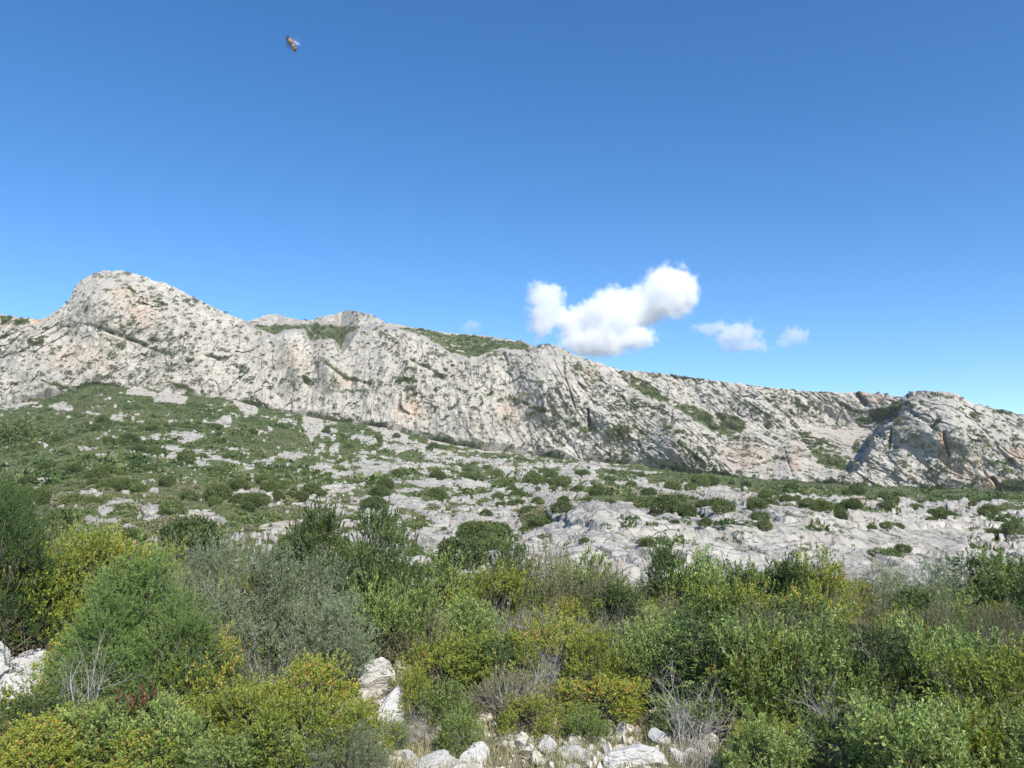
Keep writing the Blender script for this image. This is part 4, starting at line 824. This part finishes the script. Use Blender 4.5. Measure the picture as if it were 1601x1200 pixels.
# ------------------------------------------------------------------ clouds
def cloud(name, label, blobs, dist, dens, seed, soft=.55):
    b = np.array(blobs, float); x0, x1 = (b[:, 0] - b[:, 2]).min() - 14, (b[:, 0] + b[:, 2]).max() + 14; y0, y1 = (b[:, 1] - b[:, 3]).min() - 12, (b[:, 1] + b[:, 3]).max() + 12
    k = dist / F; u0, _ = ray(x0, 500); u1, _ = ray(x1, 500); _, vt = ray(0, y0); _, vb = ray(0, y1)
    cxm, cym = (x0 + x1) / 2, (y0 + y1) / 2; W, Hh = (x1 - x0) * k, (y1 - y0) * k; Dp = min(W, Hh) * .9
    uu, vv = ray(cxm, cym); ctr = np.array([uu * dist, dist, H + vv * dist])
    bm = bmesh.new(); bmesh.ops.create_cube(bm, size=1.0); me = bpy.data.meshes.new(name); bm.to_mesh(me); bm.free()
    for v_ in me.vertices: v_.co = Vector((v_.co.x * W, v_.co.y * Dp, v_.co.z * Hh))
    m = bpy.data.materials.new(name + '_vapour'); m.use_nodes = True; t = m.node_tree; t.nodes.remove(t.nodes['Principled BSDF']); out = t.nodes['Material Output']
    tcn = t.nodes.new('ShaderNodeTexCoord').outputs['Object']
    # warp the coordinates a little, then union of soft ellipsoids, then fractal erosion
    wn = t.nodes.new('ShaderNodeTexNoise'); wn.inputs['Scale'].default_value = .022 * 3000 / dist; wn.inputs['Detail'].default_value = 6; wn.inputs['Roughness'].default_value = .65; t.links.new(tcn, wn.inputs['Vector'])
    sub = t.nodes.new('ShaderNodeVectorMath'); sub.operation = 'SUBTRACT'; t.links.new(wn.outputs['Color'], sub.inputs[0]); sub.inputs[1].default_value = (.5, .5, .5)
    scl = t.nodes.new('ShaderNodeVectorMath'); scl.operation = 'SCALE'; t.links.new(sub.outputs[0], scl.inputs[0]); scl.inputs['Scale'].default_value = 85 * dist / 3000
    add = t.nodes.new('ShaderNodeVectorMath'); add.operation = 'ADD'; t.links.new(tcn, add.inputs[0]); t.links.new(scl.outputs[0], add.inputs[1]); pc = add.outputs[0]
    acc = None; r = np.random.default_rng(seed)
    for (bx, by, rx, ry) in blobs:
        mp = t.nodes.new('ShaderNodeMapping'); mp.vector_type = 'POINT'
        c_ = np.array([(bx - cxm) * k, r.uniform(-.12, .12) * Dp, -(by - cym) * k]); rx *= 1.12; ry *= 1.12; rr = np.array([rx * k, min((rx + ry) / 2 * k, Dp * .48), ry * k])
        mp.inputs['Scale'].default_value = tuple(1 / rr); mp.inputs['Location'].default_value = tuple(-c_ / rr); t.links.new(pc, mp.inputs[0])
        ln = t.nodes.new('ShaderNodeVectorMath'); ln.operation = 'LENGTH'; t.links.new(mp.outputs[0], ln.inputs[0])
        f = mth(t, 'SUBTRACT', 1.0, ln.outputs['Value'])
        if acc is None: acc = f
        else:
            sm_ = t.nodes.new('ShaderNodeMath'); sm_.operation = 'SMOOTH_MAX'; t.links.new(acc, sm_.inputs[0]); t.links.new(f, sm_.inputs[1]); sm_.inputs[2].default_value = .12; acc = sm_.outputs[0]
    nz = tnoise(t, .026 * 3000 / dist, 8, .72, vec=tcn)
    e = mth(t, 'ADD', acc, mth(t, 'MULTIPLY', mth(t, 'SUBTRACT', nz, .52), soft * 3.0))
    dn = mth(t, 'MULTIPLY', ramp(t, e, [(.0, (0, 0, 0)), (.32, (1, 1, 1))]), dens)
    pv = t.nodes.new('ShaderNodeVolumePrincipled'); pv.inputs['Color'].default_value = (1, 1, 1, 1); pv.inputs['Anisotropy'].default_value = .0
    t.links.new(dn, pv.inputs['Density']); t.links.new(pv.outputs[0], out.inputs['Volume']); me.materials.append(m)
    tag(link(name, me, None, tuple(ctr)), label, 'cloud')
cloud('cloud', 'large white puffy cloud rising behind the ridge', [(1048, 455, 46, 42), (1005, 475, 42, 34), (955, 490, 46, 36), (905, 505, 36, 32), (930, 538, 58, 24), (985, 530, 40, 20), (1075, 452, 20, 28)], 3000, .026, 1, .5)
cloud('cloud', 'small round puff at the left of the large cloud', [(854, 466, 29, 26), (848, 492, 24, 30), (872, 490, 18, 20), (845, 515, 20, 20)], 3000, .02, 2, .6)
cloud('cloud', 'small flat cloud right of the large cloud', [(1150, 524, 36, 20), (1112, 513, 32, 9), (1165, 540, 40, 9)], 3400, .012, 3, .9)
cloud('cloud', 'smallest cloud fragment at the right of the three', [(1246, 522, 20, 14), (1224, 534, 14, 8)], 3400, .010, 4, .9)
cloud('cloud', 'faint wisp above the green ridge left of the large cloud', [(738, 508, 16, 11)], 3400, .005, 5, .8)

# ------------------------------------------------------------------ the bee in flight
def lathe(name, prof, mat, seg=20, parent=None, loc=(0, 0, 0), rot=(0, 0, 0)):
    V = []; n = len(prof)
    for x_, r_ in prof:
        for k in range(seg):
            a = 2 * math.pi * k / seg; V.append((x_, r_ * math.cos(a), r_ * math.sin(a)))
    Fc = [(i * seg + k, i * seg + (k + 1) % seg, (i + 1) * seg + (k + 1) % seg, (i + 1) * seg + k) for i in range(n - 1) for k in range(seg)]
    o = link(name, mesh_np(name, V, Fc, True, None, [mat]), parent, loc); o.rotation_euler = rot; return o
def bee():
    uu, vv = ray(455, 66); d_ = .68
    t = bpy.data.objects.new('bee', None); C.objects.link(t); t.location = (float(uu) * d_, d_, H + float(vv) * d_)
    t.rotation_euler = (math.radians(20), math.radians(52), math.radians(25)); t.empty_display_size = .01
    tag(t, 'small brown bee flying alone in the blue sky', 'bee')
    m, tr, bs = newmat('bee_stripes'); wv = tr.nodes.new('ShaderNodeTexWave'); wv.inputs['Scale'].default_value = 110; wv.bands_direction = 'X'; tr.links.new(tr.nodes.new('ShaderNodeTexCoord').outputs['Object'], wv.inputs[0])
    tr.links.new(ramp(tr, wv.outputs['Fac'], [(.35, (.02, .014, .01)), (.6, (.30, .17, .06))]), bs.inputs['Base Color']); bs.inputs['Roughness'].default_value = .5
    fz = simple_mat('bee_fuzz', (.20, .13, .06), (.42, .30, .16), 900); dk = simple_mat('bee_head_dark', (.015, .012, .01), (.03, .025, .02), 500, .4)
    el = lambda a, r_, n=12: [(a * math.cos(math.pi * (1 - i / n)), max(r_ * math.sin(math.pi * (1 - i / n)), 1e-5)) for i in range(n + 1)]
    lathe('abdomen', [(x_ , y_) for x_, y_ in el(.0044, .0022)], m, parent=t, loc=(.0048, 0, -.0005), rot=(0, .15, 0))
    lathe('thorax', el(.0027, .0023), fz, parent=t, loc=(-.0012, 0, 0)); lathe('head', el(.0013, .0018), dk, parent=t, loc=(-.0044, 0, -.0004))
    wm_ = bpy.data.materials.new('bee_wing_membrane'); wm_.use_nodes = True; q = wm_.node_tree; b = q.nodes['Principled BSDF']; b.inputs['Base Color'].default_value = (.75, .78, .85, 1); b.inputs['Alpha'].default_value = .25; b.inputs['Roughness'].default_value = .25
    for sgn in (-1, 1):
        for L_, w_, yaw in ((.0095, .0032, .35), (.0065, .0024, .8)):
            n = 14; V = [];
            for i in range(n + 1):
                f = i / n; hw = w_ / 2 * math.sin(math.pi * min(f, .98) ** .7); V += [(-hw + f * L_ * math.sin(yaw), sgn * f * L_ * math.cos(yaw), .0022 + f * L_ * .55), (hw + f * L_ * math.sin(yaw), sgn * f * L_ * math.cos(yaw), .0022 + f * L_ * .55)]
            Fc = [(2 * i, 2 * i + 1, 2 * i + 3, 2 * i + 2) for i in range(n)]
            link('wing', mesh_np('wing', V, Fc, True, None, [wm_]), t)
    for sgn in (-1, 1):
        for x_ in (-.0025, -.001, .0008):
            A = np.array([[x_, sgn * .0015, -.0015], [x_ + .0006, sgn * .0032, -.0028]]); B = np.array([[x_ + .0006, sgn * .0032, -.0028], [x_ + .0022, sgn * .0028, -.0050]])
            V, Fc = tubes(A, B, np.array([.0003, .00025]), np.array([.00025, .00015]), 5); link('leg', mesh_np('leg', V, Fc, True, None, [dk]), t)
        V, Fc = tubes(np.array([[-.0052, sgn * .0006, .0006]]), np.array([[-.0078, sgn * .0014, .001]]), np.array([.00015]), np.array([.0001]), 4); link('antenna', mesh_np('antenna', V, Fc, True, None, [dk]), t)
bee()
